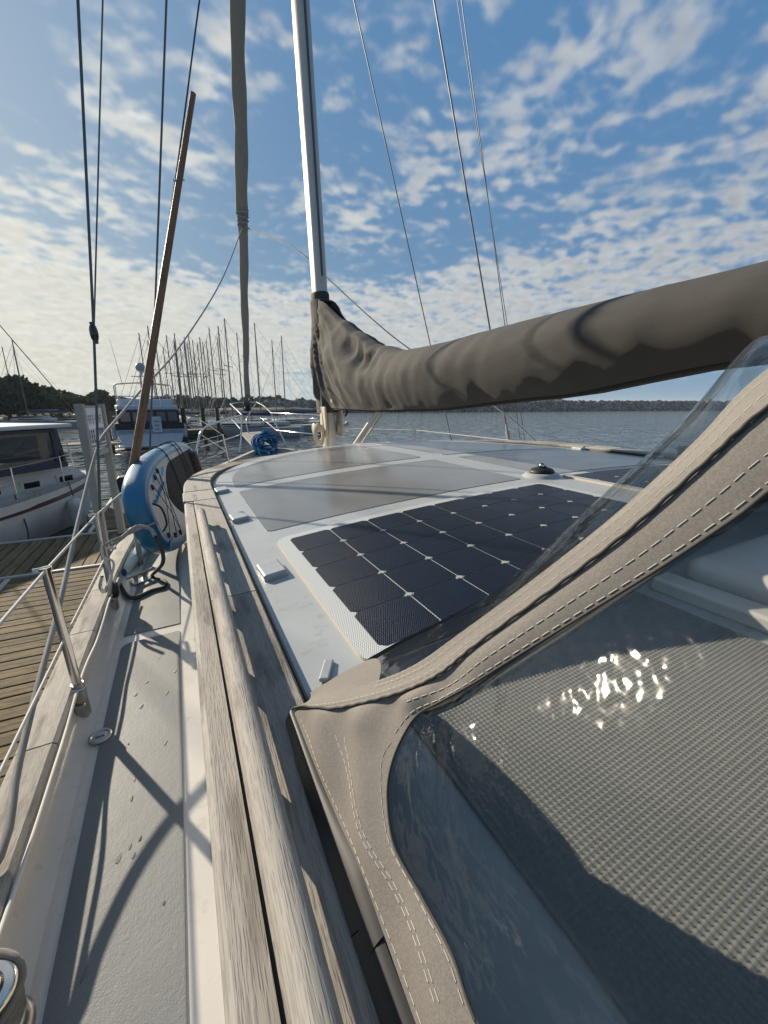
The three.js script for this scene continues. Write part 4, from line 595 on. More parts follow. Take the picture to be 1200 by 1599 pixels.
{ // paddle blade and pouch strapped on the far end of the board
  const o = thing('deck_bag', 'black bag with red and white trim strapped to the far end of the paddle board', 'bag');
  const c = onZ(302, 735, -3.95); const g = rbox(0.14, 0.34, 0.22, 0, 0, 0, 0.05, 5); const P = g.attributes.position; for (let i = 0; i < P.count; i++) { const n = 0.03 * (fbm(P.getX(i) * 14 + 3, P.getY(i) * 14 + P.getZ(i) * 9, 2) - 0.5); P.setX(i, P.getX(i) + n); P.setZ(i, P.getZ(i) + n); } g.computeVertexNormals();
  const m = part('bag_body', g, std({ color: col(0.014, 0.014, 0.018), roughness: 0.7 }), o); m.position.copy(c); m.rotation.z = 0.18;
  const t = part('trim', [rbox(0.012, 0.22, 0.02, 0.072, 0.0, 0.06, 0.004), rbox(0.012, 0.10, 0.02, 0.074, 0.05, 0.01, 0.004)], std({ color: col(0.42, 0.16, 0.13), roughness: 0.7 }), o, 'stuff'); t.position.copy(c); t.rotation.z = 0.18;
  const t2 = part('strap', rbox(0.012, 0.34, 0.03, 0.073, -0.01, -0.045, 0.004), M.ropeBlueLight, o); t2.position.copy(c); t2.rotation.z = 0.18; settle(o);
}
{ // wooden pole stood in a black pad by the shrouds
  const o = thing('wooden_pole', 'long brown varnished wooden pole standing upright beside the paddle board', 'pole');
  const a = onZ(206, 748, -2.92), b = onZ(302, 146, -3.05); const g = new THREE.CylinderGeometry(0.0155, 0.026, a.distanceTo(b), 14, 12).translate(0, a.distanceTo(b) / 2, 0); const uv = g.attributes.uv; for (let i = 0; i < uv.count; i++) uv.setXY(i, uv.getY(i) * 2.5, uv.getX(i) * 0.18); 
  g.applyQuaternion(new THREE.Quaternion().setFromUnitVectors(V(0, 1, 0), b.clone().sub(a).normalize())).translate(a.x, a.y, a.z); part('shaft', g, M.varnish, o);
  const f = onZ(203, 768, -2.86); const h = part('foot_pad', rbox(0.10, 0.20, 0.09, 0, 0, 0, 0.02, 3), M.black, o); h.position.copy(f); h.rotation.z = 0.05;
  part('foot_post', bar(V(f.x - 0.02, -0.972, f.z), V(f.x, f.y - 0.05, f.z), 0.016), M.steelDull, o);
  part('pole_tie', bar(b.clone().lerp(a, 0.215).add(V(-0.035, 0, 0)), b.clone().lerp(a, 0.215).add(V(0.03, 0.01, 0)), 0.006), M.steel, o);
  settle(o);
}
{ // white fender tube behind the foot of the board
  const o = thing('fender', 'long white cylindrical fender lying on the side deck under the paddle board', 'fender');
  const a = onY(190, 890, -0.925), b = V(-0.30, -0.925, -3.3); const c = new THREE.CatmullRomCurve3([a, a.clone().lerp(b, 0.5), b]); part('tube', [new THREE.TubeGeometry(c, 20, 0.042, 16), new THREE.SphereGeometry(0.042, 16, 12).translate(a.x, a.y, a.z), new THREE.SphereGeometry(0.042, 16, 12).translate(b.x, b.y, b.z)], M.whitePlastic, o); part('end_cap', new THREE.SphereGeometry(0.03, 14, 10).translate(a.x + 0.0, a.y - 0.005, a.z + 0.026), M.ropeBlue, o); settle(o);
}
{ // hose loop and fairlead on the side deck
  const o = thing('rope_loop', 'dark stiff rope loop lying on the side deck beside a steel cleat', 'rope');
  const y = -0.956, pts = [[243, 838, -2.3], [235, 826, -2.34], [217, 822, -2.36], [205, 828, -2.36], [188, 842, -2.36], [176, 850, -2.36]].map(([u, v, zz]) => onZ(u, v, zz));
  part('loop', tube([onZ(243, 838, -2.3), onZ(253, 858, -2.3), onZ(254, 880, -2.3), onY(238, 900, -0.957), onY(258, 908, y), onY(256, 917, y), onY(238, 922, y), onY(212, 933, y), onY(200, 931, y), onY(192, 920, y), onY(184, 905, y)], 0.010, 120, 8), M.ropeDark, o);
  part('upper_bight', tube(pts, 0.010, 40, 8), M.rope, o); settle(o);
  const c = thing('deck_cleat', 'small steel cleat with an eye on the side deck under the paddle board', 'cleat'), q = onY(221, 908, -0.970); const m = part('cleat_body', [rbox(0.10, 0.012, 0.07, 0, 0.006, 0, 0.003), bar(V(-0.025, 0, 0), V(-0.025, 0.05, 0), 0.011), bar(V(0.025, 0, 0), V(0.025, 0.05, 0), 0.011), bar(V(-0.07, 0.05, 0), V(0.07, 0.05, 0), 0.011)], M.steel, c); m.position.copy(q); m.rotation.y = 0.5; settle(c);
}
{ // heap of blue line hung on the bow rail
  const o = thing('blue_rope_coil', 'tangled heap of blue rope hung on the bow rail', 'rope'), R = rng(11), c = onZ(417, 694, -7.7);
  for (let k = 0; k < 18; k++) { const pts = [], ph = R() * 6.28, rx = 0.10 + 0.10 * R(), ry = 0.10 + 0.13 * R(), ox = (R() - 0.5) * 0.16, oy = (R() - 0.5) * 0.16, oz = (R() - 0.5) * 0.22; for (let i = 0; i < 14; i++) { const t = ph + i / 13 * Math.PI * (1.8 + R() * 0.3); pts.push(V(c.x + ox + rx * Math.cos(t), c.y + oy + ry * Math.sin(t) + 0.02 * R(), c.z + oz + 0.10 * Math.sin(t * 1.5 + k))); } part('rope_turn', tube(pts, 0.017, 50, 6), k % 4 === 0 ? M.ropeBlueLight : M.ropeBlue, o); }
  settle(o);
}
// ================================================================== docks (world: water at y = 0)
const W = (x, y, z) => V(x, y, z);
M.dock = std({ map: dockMap, bumpMap: teakBump, bumpScale: 0.0015, roughness: 0.85, color: col(0.82, 0.80, 0.74) });
M.dock2 = std({ map: dockMap, bumpMap: teakBump, bumpScale: 0.0015, roughness: 0.85, color: col(0.64, 0.62, 0.54) });
M.dock3 = std({ map: dockMap, bumpMap: teakBump, bumpScale: 0.0015, roughness: 0.85, color: col(0.98, 0.95, 0.88) });
M.galv = std({ map: grime, color: col(0.40, 0.39, 0.36), metalness: 0.3, roughness: 0.5 });
M.float = std({ color: col(0.02, 0.02, 0.022), roughness: 0.7 });
function pontoon(name, label, x0, x1, z0, z1, y, along, pw = 0.118, group = 'floating docks') {
  const o = thing(name, label, 'dock', group), R = rng(Math.round(x0 * 100 + z0 * 10) + 77), mats = [M.dock, M.dock2, M.dock3];
  const L = along === 'x' ? z1 - z0 : x1 - x0, S = along === 'x' ? x1 - x0 : z1 - z0, n = Math.floor(Math.abs(L) / pw), gs = [0, 1, 2].map(() => metric(rbox(along === 'x' ? S - 0.10 : pw - 0.012, 0.03, along === 'x' ? pw - 0.012 : S - 0.10, 0, 0, 0, 0.004, 1)));
  gs.forEach((g, i) => { const uv = g.attributes.uv; for (let k = 0; k < uv.count; k++) uv.setXY(k, uv.getX(k) + i * 0.61, uv.getY(k) + i * 0.37); });
  for (let i = 0; i < n; i++) { const c = (i + 0.5) * pw, m = part('plank', gs[i % 3], mats[Math.floor(R() * 3)], o); m.position.set(along === 'x' ? (x0 + x1) / 2 : x0 + c, y - 0.015 + (R() - 0.5) * 0.004, along === 'x' ? z0 + c : (z0 + z1) / 2); m.rotation.set(along === 'x' ? (R() - 0.5) * 0.012 : 0, 0, along === 'x' ? 0 : (R() - 0.5) * 0.012); }
  const e = 0.05; for (const s of [0, 1]) { part('edge_beam', along === 'x' ? rbox(e, 0.09, z1 - z0, s ? x1 - e / 2 : x0 + e / 2, y - 0.03, (z0 + z1) / 2, 0.008) : rbox(x1 - x0, 0.09, e, (x0 + x1) / 2, y - 0.03, s ? z1 - e / 2 : z0 + e / 2, 0.008), M.galv, o); }
  for (let k = 0; k < Math.max(2, Math.round(L / 2)); k++) { const c = (k + 0.5) * L / Math.max(2, Math.round(L / 2)); part('float', along === 'x' ? rbox(S - 0.1, y + 0.05, 0.9, (x0 + x1) / 2, (y - 0.1) / 2 - 0.08, z0 + c, 0.05) : rbox(0.9, y + 0.05, S - 0.1, x0 + c, (y - 0.1) / 2 - 0.08, (z0 + z1) / 2, 0.05), M.float, o); }
  return settle(o, false);
}
const DY = EYE - 1.75;
pontoon('finger_dock', 'brown plank finger dock alongside the guard rail with worn cross boards', -1.78, -0.68, -5.2, 4.0, DY, 'x');
pontoon('walkway_dock', 'grey plank walkway crossing at the end of the finger dock, under the notice board', -3.9, -0.66, -6.72, -5.24, DY, 'z', 0.125);
pontoon('finger_dock', 'olive plank finger dock reaching out beyond the notice board', -1.32, -0.50, -10.4, -6.76, DY, 'x');
pontoon('pier', 'low dark pier on the water beside the motor yacht', -7.4, -2.75, -27.2, -25.6, 0.42, 'z', 0.3);
{ // mooring frame at the left of the finger: two pale booms
  for (const [x, l] of [[-1.86, 'pale galvanised mooring boom along the outer edge of the finger dock'], [-2.02, 'second galvanised mooring boom, outside the first and over open water']]) { const o = thing('mooring_boom', l, 'boom', 'mooring booms'); part('tube', tube([W(x, DY - 0.04, -5.2), W(x - 0.12, DY - 0.06, -3.4), W(x - 0.30, DY - 0.10, 0.5)], 0.028, 20, 10), M.galv, o); part('hinge', rbox(0.09, 0.06, 0.08, x, DY - 0.03, -5.2, 0.01), M.galv, o); settle(o, false); }
}
{ // notice board on two posts
  const o = thing('notice_board', 'white notice board with two rows of dark print on grey posts', 'sign');
  const a = onWater(166, 862, DY), b = onWater(191, 832, DY); const y0 = DY, top = EYE + 0.0; a.y = b.y = 0; const pm = std({ map: grime, color: col(0.34, 0.34, 0.31), roughness: 0.7 });
  const dir = b.clone().sub(a).normalize(), ang = Math.atan2(-dir.z, dir.x), w = a.distanceTo(b);
  for (const p of [a, b]) { const m = part('post', rbox(0.085, 1.75, 0.085, 0, 1.75 / 2, 0, 0.006), pm, o); m.position.set(p.x, y0, p.z); m.rotation.y = ang; }
  const cv = document.createElement('canvas'); cv.width = 256; cv.height = 160; const c = cv.getContext('2d'); c.fillStyle = '#c9ccd2'; c.fillRect(0, 0, 256, 160); const R = rng(21);
  const glyphs = (x, y, h, n, wd, colr) => { c.fillStyle = colr; for (let k = 0; k < n; k++) { const gx = x + k * wd; c.fillRect(gx, y, wd * 0.26, h); if (R() > 0.3) c.fillRect(gx, y, wd * 0.72, h * 0.18); if (R() > 0.3) c.fillRect(gx, y + h * 0.42, wd * 0.66, h * 0.16); if (R() > 0.4) c.fillRect(gx + wd * 0.48, y, wd * 0.24, h); if (R() > 0.5) c.fillRect(gx, y + h * 0.82, wd * 0.7, h * 0.18); } };
  glyphs(20, 28, 34, 4, 27, '#6b5f66'); glyphs(138, 28, 34, 4, 26, '#756064'); c.fillStyle = '#dfe2e6'; c.fillRect(6, 70, 244, 8); glyphs(18, 86, 52, 3, 30, '#2c2c44'); for (let k = 0; k < 5; k++) { c.fillStyle = '#5a6078'; c.fillRect(116, 86 + k * 11, 38, 5); } c.fillStyle = '#4d5168'; c.fillRect(166, 84, 76, 56); glyphs(174, 92, 38, 3, 22, '#8d90a0'); c.fillStyle = '#3d4050'; c.fillRect(6, 148, 244, 6);
  const t = new THREE.CanvasTexture(cv); t.colorSpace = THREE.SRGBColorSpace; const mid = a.clone().add(b).multiplyScalar(0.5);
  const bd = part('board', rbox(w - 0.05, 0.52, 0.02, 0, 0, 0, 0.004), pm, o), fc = part('printed_face', new THREE.PlaneGeometry(w - 0.10, 0.47), std({ map: t, roughness: 0.5 }), o); bd.position.set(mid.x, y0 + 1.47, mid.z); bd.rotation.y = ang; const nn = V(Math.sin(ang), 0, Math.cos(ang)); const toCam = V(-mid.x, 0, -mid.z).normalize(); const sgn = nn.dot(toCam) > 0 ? 1 : -1; fc.position.copy(bd.position).addScaledVector(nn, sgn * 0.0135); fc.rotation.y = ang + (sgn < 0 ? Math.PI : 0); part('lower_rail', rbox(w, 0.07, 0.05, 0, 0, 0, 0.005), pm, o).position.set(mid.x, y0 + 1.17, mid.z); o.children[o.children.length - 1].rotation.y = ang; settle(o, false);
}
// ================================================================== hulls of other boats: bow towards -z of the boat's own frame, waterline at y = 0
function hullShape(L, Bm, fb, sheer = 0.25, stern = 0.75, depth = 0.35) {
  const hw = (t) => Bm / 2 * (t < 0.55 ? lerp(stern, 1, Math.sin(t / 0.55 * Math.PI / 2)) : Math.pow(Math.max(0, Math.cos((t - 0.55) / 0.45 * Math.PI / 2)), 0.72));
  const side = (s) => grid(36, 8, (u, v) => { const top = fb + sheer * Math.pow(Math.abs(u - 0.3) / 0.7, 2), y = lerp(top, -depth, v), f = 1 - 0.16 * v - 0.35 * v * v * (u > 0.7 ? 1.3 : 0.6); return V(s * hw(u) * Math.max(0.0, f), y, L / 2 - u * L + (u > 0.85 ? 0.55 * v * (u - 0.85) / 0.15 : 0)); }, (u, v) => [u * L, v]);
  const deck = grid(36, 6, (u, v) => { const top = fb + sheer * Math.pow(Math.abs(u - 0.3) / 0.7, 2); return V(lerp(-1, 1, v) * hw(u) * 0.985, top - 0.02, L / 2 - u * L); });
  const tr = grid(6, 6, (u, v) => { const top = fb + sheer * Math.pow(0.3 / 0.7, 2), f = 1 - 0.16 * v - 0.21 * v * v; return V(lerp(-1, 1, u) * hw(0) * f, lerp(top, -depth, v), L / 2); });
  const band = (y0, y1, o) => [-1, 1].map((s) => grid(36, 1, (u, v) => { const top = fb + sheer * Math.pow(Math.abs(u - 0.3) / 0.7, 2); return V(s * (hw(u) * (1 - 0.03) + o), top - lerp(y0, y1, v), L / 2 - u * L - (u > 0.99 ? o : 0)); }));
  return { hull: [side(-1), side(1), tr], deck: [deck], band, hw, top: (u) => fb + sheer * Math.pow(Math.abs(u - 0.3) / 0.7, 2) };
}
const paint = (r, g, b, rough = 0.35) => phy({ map: grime, color: col(r, g, b), roughness: rough, clearcoat: 0.3, clearcoatRoughness: 0.2 });
const glassDark = phy({ color: col(0.012, 0.014, 0.017), roughness: 0.06, specularIntensity: 1 });
{ // the white motor-sailer moored over the walkway, seen along her starboard side
  const o = thing('motor_sailer', 'white motor sailer with dark red stripe and wood framed wheelhouse window beyond the walkway', 'boat');
  const L = 9.4, Bm = 3.1, s = hullShape(L, Bm, 0.84, 0.12, 0.55, 0.4), g = new THREE.Group();
  const A = (name, geo, m) => part(name, geo, m, o);
  A('hull', s.hull, paint(0.84, 0.85, 0.83)); A('deck', s.deck, paint(0.55, 0.55, 0.52)); A('stripe', s.band(0.10, 0.20, 0.012), paint(0.075, 0.02, 0.025)); A('toe_rail', s.band(-0.05, 0.03, 0.006), M.teak);
  const cab = (x0, x1, y0, y1, z0, z1, tf = 0.12, ts = 0.1) => { const P = [[x0, y0, z0], [x1, y0, z0], [x1, y0, z1], [x0, y0, z1], [x0 + ts, y1, z0 + tf], [x1 - ts, y1, z0 + tf], [x1 - ts, y1, z1 - 0.03], [x0 + ts, y1, z1 - 0.03]], I = [0, 4, 5, 0, 5, 1, 1, 5, 6, 1, 6, 2, 2, 6, 7, 2, 7, 3, 3, 7, 4, 3, 4, 0, 4, 7, 6, 4, 6, 5]; const q = new THREE.BufferGeometry(); q.setAttribute('position', new THREE.Float32BufferAttribute(P.flat(), 3)); q.setIndex(I); return toCreasedNormals(q, 0.3); };
  A('trunk_cabin', cab(-0.78, 0.78, 1.0, 1.44, -2.75, 0.6, 0.45, 0.08), paint(0.60, 0.60, 0.58));
  const frame = paint(0.02, 0.022, 0.05), wood = M.varnish;
  // wheelhouse: posts, roof, glass, timber lining
  const wh = { x: 0.98, z0: -1.05, z1: 1.7, y0: 1.5, y1: 2.22 };
  A('wheelhouse_roof', rbox(2.15, 0.07, 3.0, 0, wh.y1 + 0.03, 0.35, 0.03, 3), paint(0.60, 0.62, 0.64));
  for (const sx of [-1, 1]) { for (const z of [wh.z0 + 0.22, 0.42, wh.z1]) A('wheelhouse_post', rbox(0.06, 0.76, 0.09, sx * 0.93, 1.86, z, 0.01), frame); A('side_window', rbox(0.012, 0.56, 1.14, sx * 0.93, 1.88, -0.20, 0.003), phy({ color: col(0.9, 0.92, 0.92), transmission: 1, thickness: 0, roughness: 0.02 })); A('side_window', rbox(0.012, 0.56, 1.15, sx * 0.93, 1.88, 1.06, 0.003), phy({ color: col(0.9, 0.92, 0.92), transmission: 1, thickness: 0, roughness: 0.02 })); A('window_frame', [rbox(0.03, 0.05, 1.3, sx * 0.945, 2.17, -0.2, 0.006), rbox(0.03, 0.05, 1.3, sx * 0.945, 1.58, -0.2, 0.006)], frame); A('timber_post', rbox(0.06, 0.62, 0.13, sx * 0.87, 1.88, -0.66, 0.01), wood); A('timber_sill', rbox(0.06, 0.10, 1.1, sx * 0.87, 1.62, -0.2, 0.01), wood); A('timber_header', rbox(0.06, 0.07, 1.1, sx * 0.87, 2.13, -0.2, 0.01), wood); }
  A('windscreen', cab(-0.90, 0.90, 1.5, 2.2, wh.z0, wh.z0 + 0.06, 0.22, 0.05), glassDark); A('wheelhouse_side', [rbox(0.05, 0.1, 2.7, -0.95, 1.53, 0.35, 0.01), rbox(0.05, 0.1, 2.7, 0.95, 1.53, 0.35, 0.01)], frame);
  for (const z of [-2.05, -1.35, -0.65]) for (const sx of [-1, 1]) { A('porthole_rim', rbox(0.03, 0.18, 0.40, sx * 0.745, 1.22, z, 0.012), paint(0.66, 0.64, 0.58)); A('porthole_glass', rbox(0.034, 0.11, 0.30, sx * 0.748, 1.22, z, 0.01), glassDark); }
  for (const sx of [-1, 1]) { const tops = []; for (let k = 0; k < 7; k++) { const u = 0.18 + k * 0.125, x = sx * (s.hw(u) - 0.06), y = s.top(u), z = L / 2 - u * L; A('stanchion', bar(V(x, y, z), V(x, y + 0.55, z), 0.012), M.steel); tops.push(V(x, y + 0.55, z)); } A('upper_lifeline', tube(tops, 0.007, 40, 6), M.steelDull); A('lower_lifeline', tube(tops.map((p) => V(p.x, p.y - 0.27, p.z)), 0.006, 40, 6), M.steelDull); A('pulpit', tube([tops[6], V(sx * 0.35, 1.55, -L / 2 + 0.25), V(0, 1.6, -L / 2 - 0.05)], 0.016, 20, 8), M.steel); A('pulpit_leg', bar(V(sx * 0.30, 1.8, -L / 2 + 0.3), V(sx * 0.22, 1.2, -L / 2 + 0.3), 0.014), M.steel); }
  A('mast', bar(V(0, 1.5, 1.9), V(0, 10.5, 1.9), 0.07, 0.06, 12), M.alu); A('boom', bar(V(0, 2.75, 1.8), V(0, 2.75, 5.2), 0.05), M.alu); 
  A('forestay', bar(V(0, 1.9, -L / 2), V(0, 10.3, 1.9), 0.008), M.wire); for (const sx of [-1, 1]) for (const z of [1.3, 2.2]) A('shroud', bar(V(sx * 1.45, 1.2, z), V(0, z < 2 ? 9.8 : 6.5, 1.9), 0.008), M.wire);
  A('rolled_dinghy_cover', new THREE.CapsuleGeometry(0.09, 0.9, 6, 14).rotateX(Math.PI / 2).translate(0.35, 2.40, 0.75), paint(0.6, 0.6, 0.57));
  A('mooring_line', tube([V(1.40, 1.2, 0.2), V(1.65, 0.6, 0.45), V(2.1, DY + 0.06, 0.9)], 0.014, 20, 6), M.ropeWhite); A('mooring_line', tube([V(1.2, 1.22, -1.8), V(1.5, 0.5, -1.6), V(1.7, 0.22, -0.9)], 0.012, 20, 6), M.ropeDark);
  const fdr = new THREE.CapsuleGeometry(0.13, 0.34, 6, 16).translate(1.16, 0.62, -2.9); A('fender', fdr, paint(0.60, 0.60, 0.58)); A('fender_line', bar(V(1.10, 1.22, -2.9), V(1.16, 0.95, -2.9), 0.01), M.ropeDark);
  for (const m of o.children) if (!['hull', 'deck', 'stripe', 'toe_rail', 'mooring_line', 'fender', 'fender_line', 'stanchion', 'upper_lifeline', 'lower_lifeline', 'pulpit', 'pulpit_leg', 'forestay'].includes(m.name)) { m.position.y -= 0.24; m.position.z -= /trunk|porthole/.test(m.name) ? 1.15 : 2.1; }
  for (const m of o.children) if (['pulpit_leg', 'mooring_line', 'fender', 'fender_line'].includes(m.name)) m.position.y -= 0.26;
  o.position.set(-4.55, 0, -7.75); o.rotation.y = -0.60;
}
{ // motor yacht, stern towards us
  const o = thing('motor_yacht', 'white flybridge motor yacht with black stern canopy and radar arch, moored stern on', 'boat');
  const A = (name, geo, m) => part(name, geo, m, o), wht = paint(0.56, 0.60, 0.66), navy = std({ color: col(0.008, 0.009, 0.016), roughness: 0.6 });
  const s = hullShape(10.5, 3.25, 1.05, 0.35, 0.94, 0.35); A('hull', s.hull, wht); A('deck', s.deck, wht); A('swim_platform', rbox(3.05, 0.09, 0.8, 0, 0.36, 5.5, 0.04), wht); A('boot_stripe', [rbox(2.9, 0.10, 0.03, 0, 0.16, 5.27, 0.01)], navy);
  A('transom_bulwark', rbox(3.05, 0.30, 0.10, 0, 1.02, 5.2, 0.04), wht); A('canopy', rbox(3.12, 0.34, 1.7, 0, 1.30, 4.42, 0.05), navy); A('canopy_top', rbox(2.8, 0.72, 1.6, 0, 1.76, 4.40, 0.08), navy);
  for (let k = 0; k < 5; k++) A('canopy_window', rbox(0.42, 0.46, 0.02, -1.06 + k * 0.53, 1.78, 5.205, 0.008), phy({ color: col(0.10, 0.10, 0.12), roughness: 0.12 })); A('door', rbox(0.44, 0.8, 0.03, 0.28, 1.38, 5.27, 0.03), wht); for (const y of [1.15, 1.35, 1.55]) A('door_step', rbox(0.24, 0.03, 0.02, 0.28, y, 5.29, 0.006), navy);
  A('fly_deck', rbox(2.75, 0.26, 4.6, 0, 2.22, 2.7, 0.08), wht); A('fly_coaming', rbox(2.55, 0.36, 3.6, 0, 2.48, 2.2, 0.10), wht); A('fly_rail', tube([V(-1.25, 2.75, 4.6), V(-1.25, 2.78, 4.95), V(1.25, 2.78, 4.95), V(1.25, 2.75, 4.6)], 0.022, 50, 8, 0.1), M.steel); for (const x of [-1.2, -0.6, 0, 0.6, 1.2]) A('fly_rail_post', bar(V(x, 2.3, 4.95), V(x, 2.78, 4.95), 0.016), M.steel);
  A('deckhouse', rbox(2.5, 0.95, 3.6, 0, 1.65, 1.9, 0.06), wht); for (const sx of [-1, 1]) { A('deckhouse_window', rbox(0.02, 0.42, 2.6, sx * 1.26, 1.78, 1.9, 0.02), glassDark); A('bimini_post', tube([V(sx * 1.30, 2.35, 3.6), V(sx * 1.32, 3.25, 3.9), V(sx * 1.22, 3.40, 3.9)], 0.022, 20, 8), M.steelDull); A('bimini_post', bar(V(sx * 1.25, 2.4, 2.2), V(sx * 1.22, 3.4, 2.4), 0.022), M.steelDull); A('side_fender', new THREE.CapsuleGeometry(0.13, 0.5, 5, 12).translate(sx * 1.62, 1.0, 4.6), wht); }
  A('bimini', grid(16, 4, (u, v) => V(lerp(-1.28, 1.28, u), 3.40 + 0.10 * Math.sin(Math.PI * u), lerp(2.3, 4.0, v))), std({ color: col(0.25, 0.26, 0.28), roughness: 0.9 })); A('radar_mast', [bar(V(0, 2.6, 2.6), V(0, 3.95, 2.9), 0.06, 0.05), rbox(0.9, 0.04, 0.14, 0, 3.85, 2.9, 0.01)], wht); A('radar_dome', new THREE.SphereGeometry(0.24, 22, 16).scale(1, 1.05, 1).translate(0.06, 4.32, 2.9), paint(0.36, 0.37, 0.40)); A('radar_stalk', bar(V(0.06, 3.9, 2.9), V(0.06, 4.15, 2.9), 0.07), wht); A('aerial', bar(V(-0.9, 3.4, 3.2), V(-1.15, 5.6, 3.3), 0.012, 0.006), M.wire); A('flood_lamp', rbox(0.18, 0.10, 0.10, 0.35, 3.95, 2.95, 0.02), navy);
  const p = onWater(231, 706); p.y = 0; o.position.copy(p); const yaw = Math.atan2(-p.x, -p.z); o.rotation.y = yaw + 0.06; o.position.add(V(Math.sin(yaw) * -5.3, 0, Math.cos(yaw) * -5.3));
}
// ================================================================== sailing boats across the basin
{
  const R = rng(42), kinds = {};
  const hulls = [['white hulled', paint(0.52, 0.53, 0.53)], ['dark blue hulled', paint(0.012, 0.018, 0.04)], ['dark red hulled', paint(0.07, 0.018, 0.016)], ['black hulled', paint(0.012, 0.012, 0.013)], ['cream hulled', paint(0.48, 0.43, 0.34)]];
  const covers = [std({ color: col(0.02, 0.035, 0.09), roughness: 0.9 }), std({ color: col(0.30, 0.28, 0.24), roughness: 0.9 }), std({ color: col(0.06, 0.06, 0.06), roughness: 0.9 })];
  function make(k) {
    const o = new THREE.Group(), L = 9.2, s = hullShape(L, 2.9, 0.95, 0.3, 0.7, 0.3), A = (n, g, m) => part(n, g, m, o);
    A('hull', s.hull, hulls[k][1]); A('deck', s.deck, paint(0.5, 0.49, 0.45)); A('stripe', s.band(0.08, 0.15, 0.012), k === 0 ? covers[0] : M.whitePlastic);
    A('cabin', rbox(1.7, 0.42, 3.6, 0, 1.22, -0.4, 0.12, 3), paint(0.5, 0.5, 0.48)); for (const sx of [-1, 1]) A('cabin_window', rbox(0.02, 0.14, 2.2, sx * 0.855, 1.27, -0.4, 0.01), glassDark);
    A('mast', bar(V(0, 1.2, -0.9), V(0, 12.2, -0.9), 0.058, 0.042, 8), std({ color: col(0.16, 0.155, 0.15), metalness: 0.3, roughness: 0.5 })); A('spreader', bar(V(-0.85, 7.4, -0.9), V(0.85, 7.4, -0.9), 0.035, 0.035, 6), M.wire); A('boom', bar(V(0, 2.15, -0.8), V(0, 2.2, 3.0), 0.06), M.alu); A('sail_cover', new THREE.CapsuleGeometry(0.17, 3.2, 4, 10).rotateX(Math.PI / 2).scale(0.8, 1.1, 1).translate(0, 2.35, 1.1), covers[k % 3]);
    A('forestay', bar(V(0, 1.3, -L / 2), V(0, 11.8, -0.9), 0.018, 0.014, 6), M.wire); A('backstay', bar(V(0, 1.1, L / 2), V(0, 12.1, -0.9), 0.009, 0.009, 5), M.wire); for (const sx of [-1, 1]) { A('shroud', bar(V(sx * 1.3, 1.0, -0.8), V(sx * 0.85, 7.4, -0.9), 0.009, 0.009, 5), M.wire); A('upper_shroud', bar(V(sx * 0.85, 7.4, -0.9), V(0, 11.9, -0.9), 0.009, 0.009, 5), M.wire); }
    A('pulpit', tube([V(-0.5, 1.75, -L / 2 + 0.9), V(0, 1.85, -L / 2), V(0.5, 1.75, -L / 2 + 0.9)], 0.025, 14, 6), M.steel); A('pushpit', tube([V(-0.9, 1.6, L / 2 - 0.6), V(-0.9, 1.65, L / 2), V(0.9, 1.65, L / 2), V(0.9, 1.6, L / 2 - 0.6)], 0.025, 20, 6), M.steel);
    return o;
  }
  // [u of the mast, v of the mast top, v of the waterline, kind, turn]
  const list = [[253, 588, 672, 0, 0.5], [268, 547, 676, 2, 0.4], [283, 606, 664, 0, 1.2], [291, 580, 671, 0, 0.3], [298, 581, 668, 1, 0.2], [305, 584, 672, 4, 0.5], [312, 576, 669, 0, 2.0], [319, 590, 667, 0, 0.3], [325, 590, 671, 3, 0.4], [330, 587, 668, 0, 0.8], [338, 588, 670, 0, 0.2], [344, 584, 667, 1, 0.6], [358, 572, 675, 0, 0.4], [371, 573, 676, 1, 0.35], [384, 528, 680, 0, 0.5], [412, 556, 678, 3, 1.1], [427, 576, 677, 0, 0.9], [460, 600, 670, 3, 1.3], [447, 600, 668, 0, 1.0], [64, 594, 668, 0, 0.8], [46, 604, 664, 4, 1.2], [58, 606, 663, 1, 0.6], [262, 590, 668, 0, 0.4], [276, 584, 669, 0, 0.9], [301, 580, 667, 0, 0.5], [309, 586, 666, 0, 1.4], [316, 578, 668, 0, 0.6], [334, 584, 667, 0, 0.3], [350, 582, 668, 0, 0.7], [364, 580, 670, 0, 0.2], [398, 586, 672, 0, 0.8]];
  const own = { 0: 'white sailing boat moored right beside the motor yacht', 2: 'white sailing boat with a short mast behind the dark red one', 3: 'white sailing boat lying alongside the dark red sailing boat', 4: 'dark blue sailing boat between two white ones near the red boat', 5: 'cream sailing boat among the crowded masts of the basin', 11: 'dark blue sailing boat at the end of the crowd of masts', 12: 'white sailing boat with a tall mast beside the furled headsail', 13: 'dark blue sailing boat seen through the port bow rail', 14: 'white sailing boat with the tallest mast, behind the furled headsail', 15: 'black sailing boat beyond the bow rail with crossed spreaders', 16: 'white sailing boat between the furled headsail and the mast foot', 17: 'black sailing boat nearest the mast foot across the basin', 18: 'white sailing boat moored beside the black one by the mast foot', 19: 'white sailing boat moored in front of the broad round tree', 20: 'cream sailing boat moored under the dark trees', 21: 'dark blue sailing boat moored before the broad round tree' }; let nth = 0;
